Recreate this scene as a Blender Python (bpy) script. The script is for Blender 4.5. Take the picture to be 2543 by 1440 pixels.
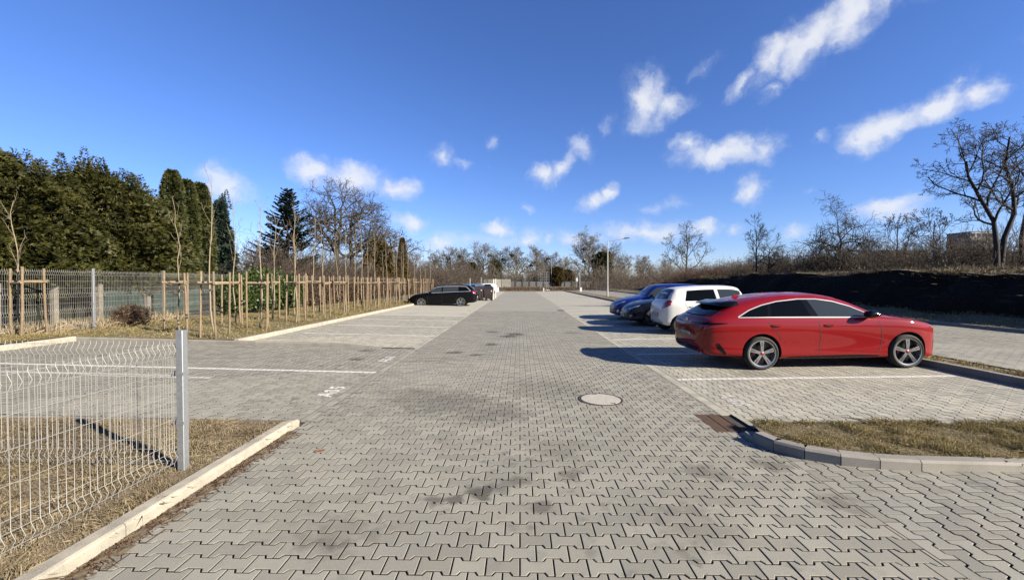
import bpy, bmesh, math, random
import numpy as np
from mathutils import Vector, Matrix

for o in list(bpy.data.objects):
    bpy.data.objects.remove(o)
SC = bpy.context.scene
COL = SC.collection
R = math.radians
rnd = random.Random(7)
NR = np.random.default_rng(11)

# ------------------------------------------------------------------ camera
cam_d = bpy.data.cameras.new('camera'); cam = bpy.data.objects.new('camera', cam_d); COL.objects.link(cam)
cam.location = (0, 0, 1.67); cam.rotation_euler = (R(90 - 1.096), 0, R(1.069))
cam_d.sensor_width = 36; cam_d.lens = 36 * 1045 / 2543
cam_d.clip_start = 0.05; cam_d.clip_end = 6000
SC.camera = cam

# ------------------------------------------------------------------ sun, sky, exposure
SUN_DIR = Vector((0.877, -0.48, 0)).normalized() * math.cos(R(25)) + Vector((0, 0, math.sin(R(25))))
sun_d = bpy.data.lights.new('sun', 'SUN'); sun = bpy.data.objects.new('sun', sun_d); COL.objects.link(sun)
sun_d.energy = 5.0; sun_d.angle = R(0.5); sun_d.color = (1.0, 0.89, 0.72)
sun.rotation_euler = (-SUN_DIR).to_track_quat('-Z', 'Y').to_euler(); sun.location = (30, -20, 30)

W = bpy.data.worlds.new('World'); SC.world = W; W.use_nodes = True
SC.view_settings.view_transform = 'Standard'; SC.view_settings.look = 'None'
SC.view_settings.gamma = 1; SC.view_settings.use_curve_mapping = False
SC.view_settings.exposure = 1.75

# clouds: azimuth (deg right of +Y), elevation, half axes, tilt, strength
CLOUDS = [(37.40,26.47,4.15,1.95,48,1.00),(34.16,25.23,4.13,1.72,38,1.00),(30.23,23.86,3.68,1.30,38,0.85),(27.50,22.38,2.37,0.81,38,0.70),(40.07,27.80,2.89,2.23,40,0.90),(42.84,28.38,2.65,2.12,35,0.80),(16.47,22.21,2.62,2.53,20,0.95),(18.96,21.17,3.43,1.35,0,0.75),(15.97,20.20,2.28,1.48,0,0.55),(23.02,24.40,2.55,0.74,32,0.45),(30.23,21.32,1.56,0.71,25,0.60),(3.23,14.10,2.30,1.27,0,0.85),(5.68,15.34,2.71,1.05,40,0.75),(8.38,17.74,1.82,1.34,50,0.60),(11.57,19.51,1.79,0.81,40,0.45),(-4.05,18.13,1.20,0.83,0,0.40),(-10.36,16.17,1.80,1.45,-20,0.65),(-7.68,15.63,2.42,0.73,0,0.50),(-4.16,15.47,1.09,0.42,0,0.30),(25.53,15.08,5.36,1.43,0,0.95),(21.37,16.62,1.90,1.08,0,0.80),(29.61,15.13,1.99,1.38,30,0.80),(40.70,15.22,3.78,1.44,14,1.00),(44.00,16.31,3.12,1.29,22,1.00),(46.70,16.69,1.81,0.94,12,0.90),(45.65,17.97,1.07,0.36,0,0.60),(38.43,14.42,2.02,0.67,0,0.70),(35.16,15.02,1.03,0.69,15,0.60),(49.51,20.60,0.92,0.60,40,0.40),(9.72,10.53,2.24,1.06,10,0.90),(11.84,11.75,1.79,0.95,45,0.80),(28.57,10.48,1.78,1.61,0,0.60),(1.04,9.93,1.32,0.70,0,0.40),(33.78,9.84,1.06,0.49,0,0.35),(40.70,7.36,2.84,1.07,0,1.00),(-26.06,13.30,2.9,1.7,0,0.95),(-21.47,13.04,4.75,1.8,0,0.9),(-16.32,12.08,3.03,1.2,0,0.85),(-35.34,10.18,2.9,2.1,-15,0.8),(-14.79,7.90,3.08,1.1,0,0.8),(-3.07,6.97,2.84,1.0,0,0.95),(1.59,6.01,1.86,1.30,0,0.75),(1.04,5.57,1.10,0.76,0,0.80),(3.61,5.67,0.98,0.76,0,0.80),(23.48,6.66,2.31,1.10,0,0.80),(26.50,6.35,1.23,0.78,0,0.55),(16.47,6.39,7.56,1.36,0,0.75),(18.47,9.78,3.45,0.7,5,0.5),(8.11,5.95,6.45,1.30,0,0.6),(-10.89,5.10,3.70,1.4,0,0.65),(32.63,5.75,1.94,0.8,0,0.55),(-3.34,5.46,6.01,1.2,0,0.55),
 (78,14,9,2.4,5,.8),(92,20,6,2.2,-8,.7),(120,12,10,2.6,0,.8),(150,17,8,2,6,.7),(-75,9,7,1.6,0,.5),(-110,13,9,2.2,-5,.6),(-150,10,10,2.4,0,.7),(170,8,9,1.8,0,.7),(63,10,4,1.4,0,.6),(-58,15,5,1.6,0,.4)]

def build_world():
    nt = W.node_tree; N = nt.nodes; L = nt.links
    N.clear()
    out = N.new('ShaderNodeOutputWorld'); bg = N.new('ShaderNodeBackground'); bg.inputs['Strength'].default_value = 0.05
    sky = N.new('ShaderNodeTexSky'); sky.sky_type = 'NISHITA'; sky.sun_disc = False
    sky.sun_elevation = R(25); sky.sun_rotation = math.atan2(SUN_DIR.x, SUN_DIR.y)
    sky.altitude = 100; sky.air_density = 1.0; sky.dust_density = 0.0; sky.ozone_density = 4.0
    def math_(op, a, b=None, c=None, clamp=False):
        n = N.new('ShaderNodeMath'); n.operation = op; n.use_clamp = clamp
        for i, v in enumerate((a, b, c)):
            if v is None: continue
            if isinstance(v, (int, float)): n.inputs[i].default_value = v
            else: L.new(v, n.inputs[i])
        return n.outputs[0]
    tc = N.new('ShaderNodeTexCoord'); sep = N.new('ShaderNodeSeparateXYZ')
    L.new(tc.outputs['Generated'], sep.inputs[0])
    X, Y, Z = sep.outputs
    az = math_('ARCTAN2', X, Y); el = math_('ARCSINE', Z)
    p = N.new('ShaderNodeCombineXYZ'); L.new(az, p.inputs[0]); L.new(el, p.inputs[1])
    def noise(vec, scale, detail, rough, out='Fac'):
        n = N.new('ShaderNodeTexNoise'); n.noise_dimensions = '3D'
        n.inputs['Scale'].default_value = scale; n.inputs['Detail'].default_value = detail; n.inputs['Roughness'].default_value = rough
        L.new(vec, n.inputs['Vector']); return n.outputs[out]
    def vm(op, a, b, s=None):
        n = N.new('ShaderNodeVectorMath'); n.operation = op
        for i, v in enumerate((a, b)):
            if isinstance(v, tuple): n.inputs[i].default_value = v
            elif v is not None: L.new(v, n.inputs[i])
        if s is not None: n.inputs['Scale'].default_value = s
        return n.outputs[0]
    w1 = vm('SCALE', vm('SUBTRACT', noise(p.outputs[0], 14, 5, .6, 'Color'), (.5, .5, .5)), None, .06)
    w2 = vm('SCALE', vm('SUBTRACT', noise(p.outputs[0], 45, 3, .5, 'Color'), (.5, .5, .5)), None, .012)
    pw = vm('ADD', vm('ADD', p.outputs[0], w1), w2)
    acc = None
    for a, e, sx, sy, rot, s in CLOUDS:
        m = N.new('ShaderNodeMapping'); m.vector_type = 'TEXTURE'
        m.inputs['Location'].default_value = (R(a), R(e), 0)
        m.inputs['Rotation'].default_value = (0, 0, R(rot))
        m.inputs['Scale'].default_value = (R(sx) * 1.5, R(sy) * 1.8, 1)
        flat = N.new('ShaderNodeVectorMath'); flat.operation = 'MULTIPLY'; flat.inputs[1].default_value = (1, 1, 0)
        L.new(pw, m.inputs['Vector']); L.new(m.outputs[0], flat.inputs[0])
        ln = N.new('ShaderNodeVectorMath'); ln.operation = 'LENGTH'; L.new(flat.outputs[0], ln.inputs[0])
        f = math_('MULTIPLY_ADD', ln.outputs['Value'], -s, s, clamp=True)
        acc = f if acc is None else math_('MAXIMUM', acc, f)
    fine = noise(pw, 17, 8, .6)
    body = math_('MULTIPLY_ADD', math_('SUBTRACT', fine, .5), 2.0, math_('MULTIPLY', acc, 1.7))
    mr = N.new('ShaderNodeMapRange'); mr.interpolation_type = 'SMOOTHSTEP'
    mr.inputs['From Min'].default_value = .12; mr.inputs['From Max'].default_value = 1.55
    L.new(body, mr.inputs['Value'])
    dens = math_('MULTIPLY', mr.outputs[0], math_('MINIMUM', math_('MULTIPLY', acc, 3.5), 1), clamp=True)
    # cloud tint: sunlit white, lilac grey where thick near the horizon
    cl = N.new('ShaderNodeMix'); cl.data_type = 'RGBA'
    cl.inputs['A'].default_value = (3.5, 4.1, 5.4, 1); cl.inputs['B'].default_value = (5.2, 5.35, 5.7, 1)
    L.new(math_('MULTIPLY', dens, 1.1, clamp=True), cl.inputs['Factor'])
    hs = N.new('ShaderNodeHueSaturation'); hs.inputs['Saturation'].default_value = 1.06; hs.inputs['Value'].default_value = 1.0
    wb = N.new('ShaderNodeMix'); wb.data_type = 'RGBA'; wb.blend_type = 'MULTIPLY'; wb.inputs['Factor'].default_value = 1
    wb.inputs['B'].default_value = (.78, .80, 1.08, 1); L.new(sky.outputs[0], wb.inputs['A'])
    L.new(wb.outputs['Result'], hs.inputs['Color'])
    mx = N.new('ShaderNodeMix'); mx.data_type = 'RGBA'
    L.new(math_('MULTIPLY', dens, .9), mx.inputs['Factor']); L.new(hs.outputs[0], mx.inputs['A']); L.new(cl.outputs['Result'], mx.inputs['B'])
    L.new(mx.outputs['Result'], bg.inputs['Color']); L.new(bg.outputs[0], out.inputs['Surface'])
build_world()

# ------------------------------------------------------------------ helpers
def tag(o, label=None, cat=None, group=None, kind=None):
    if label: o['label'] = label
    if cat: o['category'] = cat
    if group: o['group'] = group
    if kind: o['kind'] = kind
    return o

ORD = ['first', 'second', 'third', 'fourth', 'fifth', 'sixth', 'seventh', 'eighth', 'ninth', 'tenth', 'eleventh', 'twelfth',
       'thirteenth', 'fourteenth', 'fifteenth', 'sixteenth', 'seventeenth', 'eighteenth', 'nineteenth', 'twentieth',
       'twenty-first', 'twenty-second', 'twenty-third', 'twenty-fourth', 'twenty-fifth']

def link(o, parent=None):
    COL.objects.link(o)
    if parent is not None: o.parent = parent
    return o

def empty(name, loc=(0, 0, 0), rz=0, parent=None):
    o = bpy.data.objects.new(name, None); o.empty_display_size = .2
    o.location = loc; o.rotation_euler = (0, 0, rz)
    return link(o, parent)

def fast_mesh(name, verts, faces_flat, sizes, mats=(), mat_idx=None, smooth=False):
    me = bpy.data.meshes.new(name)
    verts = np.ascontiguousarray(verts, dtype=np.float32); nf = len(sizes)
    me.vertices.add(len(verts)); me.vertices.foreach_set('co', verts.ravel())
    me.loops.add(len(faces_flat)); me.loops.foreach_set('vertex_index', np.ascontiguousarray(faces_flat, dtype=np.int32))
    sizes = np.ascontiguousarray(sizes, dtype=np.int32)
    starts = np.zeros(nf, dtype=np.int32); starts[1:] = np.cumsum(sizes)[:-1]
    me.polygons.add(nf); me.polygons.foreach_set('loop_start', starts); me.polygons.foreach_set('loop_total', sizes)
    if mat_idx is not None: me.polygons.foreach_set('material_index', np.ascontiguousarray(mat_idx, dtype=np.int32))
    me.polygons.foreach_set('use_smooth', np.full(nf, bool(smooth)))
    me.update(calc_edges=True); me.validate()
    for m in mats: me.materials.append(m)
    return me

class MB:
    def __init__(s): s.v = []; s.f = []; s.m = []
    def add(s, verts, faces, mi=0):
        b = len(s.v); s.v += [tuple(v) for v in verts]; s.f += [tuple(b + i for i in f) for f in faces]; s.m += [mi] * len(faces)
    def box(s, c, d, mi=0, M=None):
        x, y, z = c; a, b, h = d[0] / 2, d[1] / 2, d[2] / 2
        v = [Vector((x + i * a, y + j * b, z + k * h)) for k in (-1, 1) for j in (-1, 1) for i in (-1, 1)]
        if M is not None: v = [M @ q for q in v]
        s.add(v, [(0, 2, 3, 1), (4, 5, 7, 6), (0, 1, 5, 4), (2, 6, 7, 3), (0, 4, 6, 2), (1, 3, 7, 5)], mi)
    def tube(s, a, b, r0, r1=None, n=8, mi=0, caps=True):
        a = Vector(a); b = Vector(b); r1 = r0 if r1 is None else r1
        d = (b - a).normalized(); u = d.orthogonal().normalized(); w = d.cross(u)
        v = []
        for p, r in ((a, r0), (b, r1)):
            for i in range(n):
                t = 2 * math.pi * i / n; v.append(p + (u * math.cos(t) + w * math.sin(t)) * r)
        f = [(i, (i + 1) % n, n + (i + 1) % n, n + i) for i in range(n)]
        if caps: f += [tuple(range(n - 1, -1, -1)), tuple(range(n, 2 * n))]
        s.add(v, f, mi)
    def prism(s, poly, axis, a, b, mi=0):
        """extrude 2D poly along axis index between a and b"""
        n = len(poly); v = []
        for t in (a, b):
            for p in poly:
                q = [p[0], p[1]]; q.insert(axis, t); v.append(tuple(q))
        f = [(i, (i + 1) % n, n + (i + 1) % n, n + i) for i in range(n)] + [tuple(range(n - 1, -1, -1)), tuple(range(n, 2 * n))]
        s.add(v, f, mi)
    def lathe(s, prof, n=24, axis='z', mi=0, c=(0, 0, 0)):
        v = []
        for r, h in prof:
            for i in range(n):
                t = 2 * math.pi * i / n
                if axis == 'z': v.append((c[0] + r * math.cos(t), c[1] + r * math.sin(t), c[2] + h))
                else: v.append((c[0] + r * math.cos(t), c[1] + h, c[2] + r * math.sin(t)))
        f = []
        for k in range(len(prof) - 1):
            for i in range(n):
                f.append((k * n + i, k * n + (i + 1) % n, (k + 1) * n + (i + 1) % n, (k + 1) * n + i))
        s.add(v, f, mi)
    def mesh(s, name, mats, smooth=False, angle=None):
        me = bpy.data.meshes.new(name); me.from_pydata(s.v, [], s.f)
        for m in (mats if isinstance(mats, (list, tuple)) else [mats]): me.materials.append(m)
        if any(s.m): me.polygons.foreach_set('material_index', s.m)
        bm = bmesh.new(); bm.from_mesh(me); bmesh.ops.recalc_face_normals(bm, faces=bm.faces); bm.to_mesh(me); bm.free()
        me.polygons.foreach_set('use_smooth', [bool(smooth)] * len(me.polygons))
        if smooth:
            me.set_sharp_from_angle(angle=R(angle or 35))
        me.update(); return me
    def build(s, name, mats, parent=None, smooth=False, angle=None, loc=(0, 0, 0)):
        o = bpy.data.objects.new(name, s.mesh(name, mats, smooth, angle)); o.location = loc
        return link(o, parent)

def copy_obj(o, parent=None):
    c = o.copy(); COL.objects.link(c)
    c.parent = parent
    return c

# ------------------------------------------------------------------ materials
MAT = {}
ALB = .568      # all base colours below are written for a brighter exposure and scaled by this
def sc3(c): return tuple(v * ALB for v in c)
def pmat(name, col, rough=.7, metal=0, spec=.5, coat=0, var=None, scale=8, var2=None, scale2=60, bump=0, bscale=120,
         island=0, objrand=0, coat_rough=.03, detail=6):
    """principled material; var = darker/lighter second colour mixed by object-space noise"""
    col = sc3(col); var = sc3(var) if var is not None else None; var2 = sc3(var2) if var2 is not None else None
    m = bpy.data.materials.new(name); m.use_nodes = True
    nt = m.node_tree; N = nt.nodes; L = nt.links; b = N['Principled BSDF']
    b.inputs['Roughness'].default_value = rough; b.inputs['Metallic'].default_value = metal
    b.inputs['Specular IOR Level'].default_value = spec
    b.inputs['Coat Weight'].default_value = coat; b.inputs['Coat Roughness'].default_value = coat_rough
    c4 = tuple(col) + (1,)
    b.inputs['Base Color'].default_value = c4
    src = None
    geo = N.new('ShaderNodeNewGeometry')
    def noise(sc, det=6, rg=.6):
        n = N.new('ShaderNodeTexNoise'); n.inputs['Scale'].default_value = sc; n.inputs['Detail'].default_value = det; n.inputs['Roughness'].default_value = rg
        L.new(geo.outputs['Position'], n.inputs['Vector']); return n.outputs['Fac']
    def mix(fac, a, bcol):
        mx = N.new('ShaderNodeMix'); mx.data_type = 'RGBA'; L.new(fac, mx.inputs['Factor'])
        if isinstance(a, tuple): mx.inputs['A'].default_value = a
        else: L.new(a, mx.inputs['A'])
        mx.inputs['B'].default_value = tuple(bcol) + (1,); return mx.outputs['Result']
    def ramp(v, a, bb):
        r = N.new('ShaderNodeMapRange'); r.inputs['From Min'].default_value = a; r.inputs['From Max'].default_value = bb; L.new(v, r.inputs['Value']); return r.outputs[0]
    cur = c4
    if var is not None: cur = mix(ramp(noise(scale, detail), .35, .68), cur, var)
    if var2 is not None: cur = mix(ramp(noise(scale2, 3), .5, .75), cur, var2)
    if island or objrand:
        hs = N.new('ShaderNodeHueSaturation')
        if isinstance(cur, tuple): hs.inputs['Color'].default_value = cur
        else: L.new(cur, hs.inputs['Color'])
        oi = N.new('ShaderNodeObjectInfo')
        ad = N.new('ShaderNodeMath'); ad.operation = 'ADD'; L.new(geo.outputs['Random Per Island'], ad.inputs[0]); L.new(oi.outputs['Random'], ad.inputs[1])
        fr = N.new('ShaderNodeMath'); fr.operation = 'FRACT'; L.new(ad.outputs[0], fr.inputs[0])
        ma = N.new('ShaderNodeMath'); ma.operation = 'MULTIPLY_ADD'; ma.inputs[1].default_value = 2 * max(island, objrand); ma.inputs[2].default_value = 1 - max(island, objrand)
        L.new(fr.outputs[0], ma.inputs[0]); L.new(ma.outputs[0], hs.inputs['Value']); cur = hs.outputs[0]
    if not isinstance(cur, tuple): L.new(cur, b.inputs['Base Color'])
    if bump:
        bp = N.new('ShaderNodeBump'); bp.inputs['Strength'].default_value = bump; bp.inputs['Distance'].default_value = .01
        L.new(noise(bscale, 4), bp.inputs['Height']); L.new(bp.outputs[0], b.inputs['Normal'])
    MAT[name] = m
    return m

def leafmat(name, c1, c2, c3, trans=.25, rough=.6):
    """foliage: three tones picked per leaf"""
    c1, c2, c3 = sc3(c1), sc3(c2), sc3(c3)
    m = bpy.data.materials.new(name); m.use_nodes = True
    nt = m.node_tree; N = nt.nodes; L = nt.links; b = N['Principled BSDF']
    b.inputs['Roughness'].default_value = rough; b.inputs['Specular IOR Level'].default_value = .25
    geo = N.new('ShaderNodeNewGeometry'); r = N.new('ShaderNodeValToRGB')
    e = r.color_ramp.elements; e[0].color = tuple(c1) + (1,); e[1].color = tuple(c3) + (1,)
    k = e.new(.5); k.color = tuple(c2) + (1,)
    nz = N.new('ShaderNodeTexNoise'); nz.inputs['Scale'].default_value = 1.3; nz.inputs['Detail'].default_value = 3
    L.new(geo.outputs['Position'], nz.inputs['Vector'])
    a = N.new('ShaderNodeMath'); a.operation = 'MULTIPLY_ADD'; a.inputs[1].default_value = .75; a.inputs[2].default_value = -.25
    L.new(geo.outputs['Random Per Island'], a.inputs[0])
    s = N.new('ShaderNodeMath'); s.operation = 'ADD'; L.new(a.outputs[0], s.inputs[0]); L.new(nz.outputs['Fac'], s.inputs[1])
    L.new(s.outputs[0], r.inputs['Fac']); L.new(r.outputs[0], b.inputs['Base Color'])
    if trans:
        tr = N.new('ShaderNodeBsdfTranslucent'); mx = N.new('ShaderNodeMixShader'); mx.inputs[0].default_value = trans
        L.new(r.outputs[0], tr.inputs['Color']); L.new(b.outputs[0], mx.inputs[1]); L.new(tr.outputs[0], mx.inputs[2])
        L.new(mx.outputs[0], N['Material Output'].inputs['Surface'])
    MAT[name] = m
    return m

SPILLS = [(-.32, 3.30, .15, .75), (-.50, 3.20, .09, .7), (-.64, 3.17, .10, .6), (.17, 3.10, .12, .55), (.0, 3.52, .11, .5), (.42, 3.64, .12, .5), (-.14, 3.42, .14, .4), (1.6, 3.72, .2, .45), (1.72, 3.6, .16, .4), (2.3, 3.88, .2, .5),
          (-.95, 5.8, .75, .42), (-.4, 5.4, .6, .38), (-1.5, 6.1, .6, .35), (.5, 6.6, .9, .3), (2.4, 3.2, .2, .4), (-1.55, 9.9, .22, .8), (-1.0, 9.6, .2, .75), (-.75, 11.2, .25, .8), (-.35, 12.9, .35, .85), (-.15, 13.4, .4, .8), (-.9, 14.0, .3, .7),
          (-2.95, 9.1, .12, .85), (-3.5, 8.9, .2, .7), (-3.7, 10.0, .25, .6), (3.05, 4.98, .22, .55), (3.7, 4.95, .2, .45), (.35, 4.2, .35, .25), (-1.2, 2.75, .3, .3), (1.2, 2.9, .35, .25), (4.2, 7.6, .4, .35), (1.7, 13.8, .35, .45)]
def paver_mat(name, col, stain=.5, seed=0.0):
    m = bpy.data.materials.new(name); m.use_nodes = True
    nt = m.node_tree; N = nt.nodes; L = nt.links; b = N['Principled BSDF']
    b.inputs['Roughness'].default_value = .82; b.inputs['Specular IOR Level'].default_value = .35
    geo = N.new('ShaderNodeNewGeometry'); oi = N.new('ShaderNodeObjectInfo')
    off = N.new('ShaderNodeVectorMath'); off.operation = 'ADD'; off.inputs[1].default_value = (seed, seed * 2, 0); L.new(geo.outputs['Position'], off.inputs[0])
    def noise(sc, det=5, rg=.6):
        n = N.new('ShaderNodeTexNoise'); n.inputs['Scale'].default_value = sc; n.inputs['Detail'].default_value = det; n.inputs['Roughness'].default_value = rg
        L.new(off.outputs[0], n.inputs['Vector']); return n.outputs['Fac']
    def mr(v, a, bb, c=0, d=1):
        r = N.new('ShaderNodeMapRange'); r.inputs['From Min'].default_value = a; r.inputs['From Max'].default_value = bb
        r.inputs['To Min'].default_value = c; r.inputs['To Max'].default_value = d; L.new(v, r.inputs['Value']); return r.outputs[0]
    def mul(a, bb):
        n = N.new('ShaderNodeMath'); n.operation = 'MULTIPLY'; L.new(a, n.inputs[0]); L.new(bb, n.inputs[1]); return n.outputs[0]
    def mix(f, a, bb):
        mx = N.new('ShaderNodeMix'); mx.data_type = 'RGBA'; L.new(f, mx.inputs['Factor'])
        if isinstance(a, tuple): mx.inputs['A'].default_value = a
        else: L.new(a, mx.inputs['A'])
        if isinstance(bb, tuple): mx.inputs['B'].default_value = bb
        else: L.new(bb, mx.inputs['B'])
        return mx.outputs['Result']
    k = np.array(col) * ALB
    c = mix(mr(noise(.8, 4), .35, .65), tuple(k * .9) + (1,), tuple(k * np.array([1.06, 1.05, 1.0])) + (1,))
    c = mix(mr(noise(2.3, 4), .5, .72), c, tuple(k * np.array([1.0, .95, .90])) + (1,))      # faint reddish patches
    # per-stone tone
    ad = N.new('ShaderNodeMath'); ad.operation = 'ADD'; L.new(geo.outputs['Random Per Island'], ad.inputs[0]); L.new(oi.outputs['Random'], ad.inputs[1])
    fr = N.new('ShaderNodeMath'); fr.operation = 'FRACT'; L.new(ad.outputs[0], fr.inputs[0])
    hs = N.new('ShaderNodeHueSaturation'); L.new(c, hs.inputs['Color']); L.new(mr(fr.outputs[0], 0, 1, .80, 1.12), hs.inputs['Value']); c = hs.outputs[0]
    # grain
    c = mix(mr(noise(260, 2, .7), .45, .8), c, tuple(k * .55) + (1,))
    c = mix(mr(noise(140, 2, .5), .62, .8), c, tuple(k * 1.35) + (1,))
    # oil and tyre stains
    st = mul(mr(noise(.45, 2), .42, .62), mr(noise(5.5, 3, .55), .56, .74))
    st2 = mr(noise(.33, 3, .5), .6, .78, 0, .4)
    c = mix(mr(st, 0, 1, 0, stain * 1.3), c, tuple(k * .33) + (1,))
    c = mix(mr(st2, 0, 1, 0, stain), c, tuple(k * .6) + (1,))
    # single spills where cars drip, each with a ragged edge
    wob = N.new('ShaderNodeTexNoise'); wob.inputs['Scale'].default_value = 9; wob.inputs['Detail'].default_value = 4; L.new(geo.outputs['Position'], wob.inputs['Vector'])
    acc = None
    for sx, sy, sr, ss in SPILLS:
        d = N.new('ShaderNodeVectorMath'); d.operation = 'DISTANCE'; d.inputs[1].default_value = (sx, sy, 0); L.new(geo.outputs['Position'], d.inputs[0])
        q = N.new('ShaderNodeMath'); q.operation = 'MULTIPLY_ADD'; q.inputs[1].default_value = -1 / sr; q.inputs[2].default_value = 1.0; L.new(d.outputs['Value'], q.inputs[0])
        w = N.new('ShaderNodeMath'); w.operation = 'MULTIPLY_ADD'; w.inputs[1].default_value = 1.9; w.inputs[2].default_value = -.95; L.new(wob.outputs['Fac'], w.inputs[0])
        t = N.new('ShaderNodeMath'); t.operation = 'ADD'; L.new(q.outputs[0], t.inputs[0]); L.new(w.outputs[0], t.inputs[1])
        f = mr(t.outputs[0], .02, .55, 0, min(1, ss * 1.2))
        if acc is None: acc = f
        else:
            n = N.new('ShaderNodeMath'); n.operation = 'MAXIMUM'; L.new(acc, n.inputs[0]); L.new(f, n.inputs[1]); acc = n.outputs[0]
    c = mix(acc, c, tuple(k * np.array([.27, .25, .24])) + (1,))
    L.new(c, b.inputs['Base Color'])
    bp = N.new('ShaderNodeBump'); bp.inputs['Strength'].default_value = .35; bp.inputs['Distance'].default_value = .004
    L.new(noise(180, 3), bp.inputs['Height']); L.new(bp.outputs[0], b.inputs['Normal'])
    MAT[name] = m
    return m

paver_mat('paver_grey', (.352, .347, .305), .85)
paver_mat('paver_light', (.475, .465, .402), .5, 31.0)
pmat('joint_soil', (.035, .029, .022), .95, var=(.06, .048, .034), scale=25, var2=(.015, .013, .01), scale2=90)
pmat('kerb_concrete', (.46, .425, .345), .85, var=(.30, .28, .232), scale=7, var2=(.53, .50, .42), scale2=150, bump=.25, bscale=220, objrand=.06)
pmat('kerb_grey', (.30, .285, .25), .85, var=(.21, .20, .175), scale=4, var2=(.35, .33, .29), scale2=150, bump=.3, bscale=200, objrand=.08)
pmat('road_paint', (.84, .84, .82), .7, var=(.76, .75, .71), scale=14, var2=(.58, .56, .52), scale2=45)
pmat('worn_paint', (.70, .69, .66), .7, var=(.48, .46, .41), scale=20, var2=(.40, .38, .34), scale2=60)
pmat('asphalt', (.27, .26, .24), .85, var=(.21, .205, .195), scale=1.1, var2=(.33, .315, .29), scale2=40, bump=.3, bscale=150)
pmat('soil', (.11, .085, .055), .95, var=(.18, .14, .085), scale=6, var2=(.05, .04, .028), scale2=40, bump=.6, bscale=40)
pmat('verge', (.13, .115, .05), .95, var=(.22, .175, .09), scale=2.5, var2=(.07, .065, .028), scale2=25, bump=.8, bscale=50)
pmat('dead_turf', (.155, .118, .07), .95, var=(.23, .18, .11), scale=5, var2=(.09, .065, .035), scale2=45, bump=.8, bscale=70)
pmat('bank_earth_shaded', (.012, .010, .008), .95, spec=.1, var=(.02, .017, .012), scale=2, var2=(.006, .005, .004), scale2=12, bump=.9, bscale=9)  # earth of the bank face, its shade put into the near-black colour
pmat('field', (.16, .14, .075), .95, var=(.22, .18, .10), scale=.3, var2=(.10, .09, .05), scale2=3)
pmat('galvanised', (.56, .60, .63), .45, metal=.75, var=(.47, .51, .55), scale=30, var2=(.66, .69, .71), scale2=90)
pmat('galvanised_wire', (.42, .42, .40), .5, metal=.35, spec=.5)
pmat('dark_steel', (.05, .055, .06), .5, metal=.6)
pmat('rust', (.085, .05, .034), .85, metal=.2, var=(.13, .072, .044), scale=30, var2=(.045, .027, .02), scale2=90, bump=.3, bscale=200)
pmat('shaft_dark', (.01, .009, .008), .95)
pmat('cover_concrete', (.50, .475, .415), .85, var=(.40, .38, .33), scale=12, var2=(.58, .55, .49), scale2=160, bump=.25, bscale=250)
pmat('iron', (.06, .05, .045), .7, metal=.4, var=(.10, .075, .06), scale=30)
pmat('stake_wood', (.225, .165, .10), .8, var=(.15, .108, .066), scale=9, var2=(.31, .24, .155), scale2=40, objrand=.16, bump=.2, bscale=60)
pmat('rail_wood', (.32, .245, .155), .8, var=(.22, .165, .10), scale=12, objrand=.14)
pmat('strap', (.025, .022, .02), .8)
pmat('sapling_bark', (.30, .25, .175), .85, var=(.22, .175, .11), scale=14, objrand=.1)
pmat('bark_grey', (.075, .064, .05), .9, var=(.045, .038, .029), scale=3)
pmat('bark_dark', (.016, .014, .015), .9, var=(.028, .024, .022), scale=3)
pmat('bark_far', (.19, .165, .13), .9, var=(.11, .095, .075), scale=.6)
pmat('twig_brown', (.085, .062, .042), .9, var=(.05, .038, .027), scale=1.2, island=.3)
pmat('twig_red', (.115, .058, .038), .9, var=(.07, .042, .03), scale=1.2, island=.3)
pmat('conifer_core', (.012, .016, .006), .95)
leafmat('thuja', (.010, .014, .004), (.034, .039, .009), (.088, .086, .018), .10)
leafmat('thuja_dark', (.02, .028, .010), (.045, .055, .016), (.08, .088, .022), .12)
leafmat('thuja_brown', (.06, .05, .014), (.105, .082, .022), (.16, .105, .035), .12)
leafmat('spruce', (.010, .022, .018), (.022, .042, .033), (.045, .07, .053), .05)
leafmat('laurel', (.02, .04, .012), (.045, .075, .02), (.09, .125, .035), .15, .4)
leafmat('beech_dead', (.05, .028, .017), (.09, .052, .031), (.15, .095, .06), .15)
leafmat('grass_dry', (.12, .088, .05), (.265, .21, .13), (.46, .39, .26), .3)
leafmat('bank_dry', (.06, .046, .028), (.14, .11, .065), (.30, .24, .145), .25)
leafmat('grass_mixed', (.12, .105, .035), (.26, .215, .085), (.50, .41, .22), .3)
leafmat('straw', (.22, .165, .095), (.40, .32, .20), (.58, .49, .34), .3)
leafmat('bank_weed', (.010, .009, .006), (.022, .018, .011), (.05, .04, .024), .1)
leafmat('mistletoe', (.03, .032, .012), (.05, .05, .018), (.08, .078, .03), .1)
pmat('leaf_dead', (.24, .125, .07), .7, var=(.16, .08, .045), scale=40)
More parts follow.
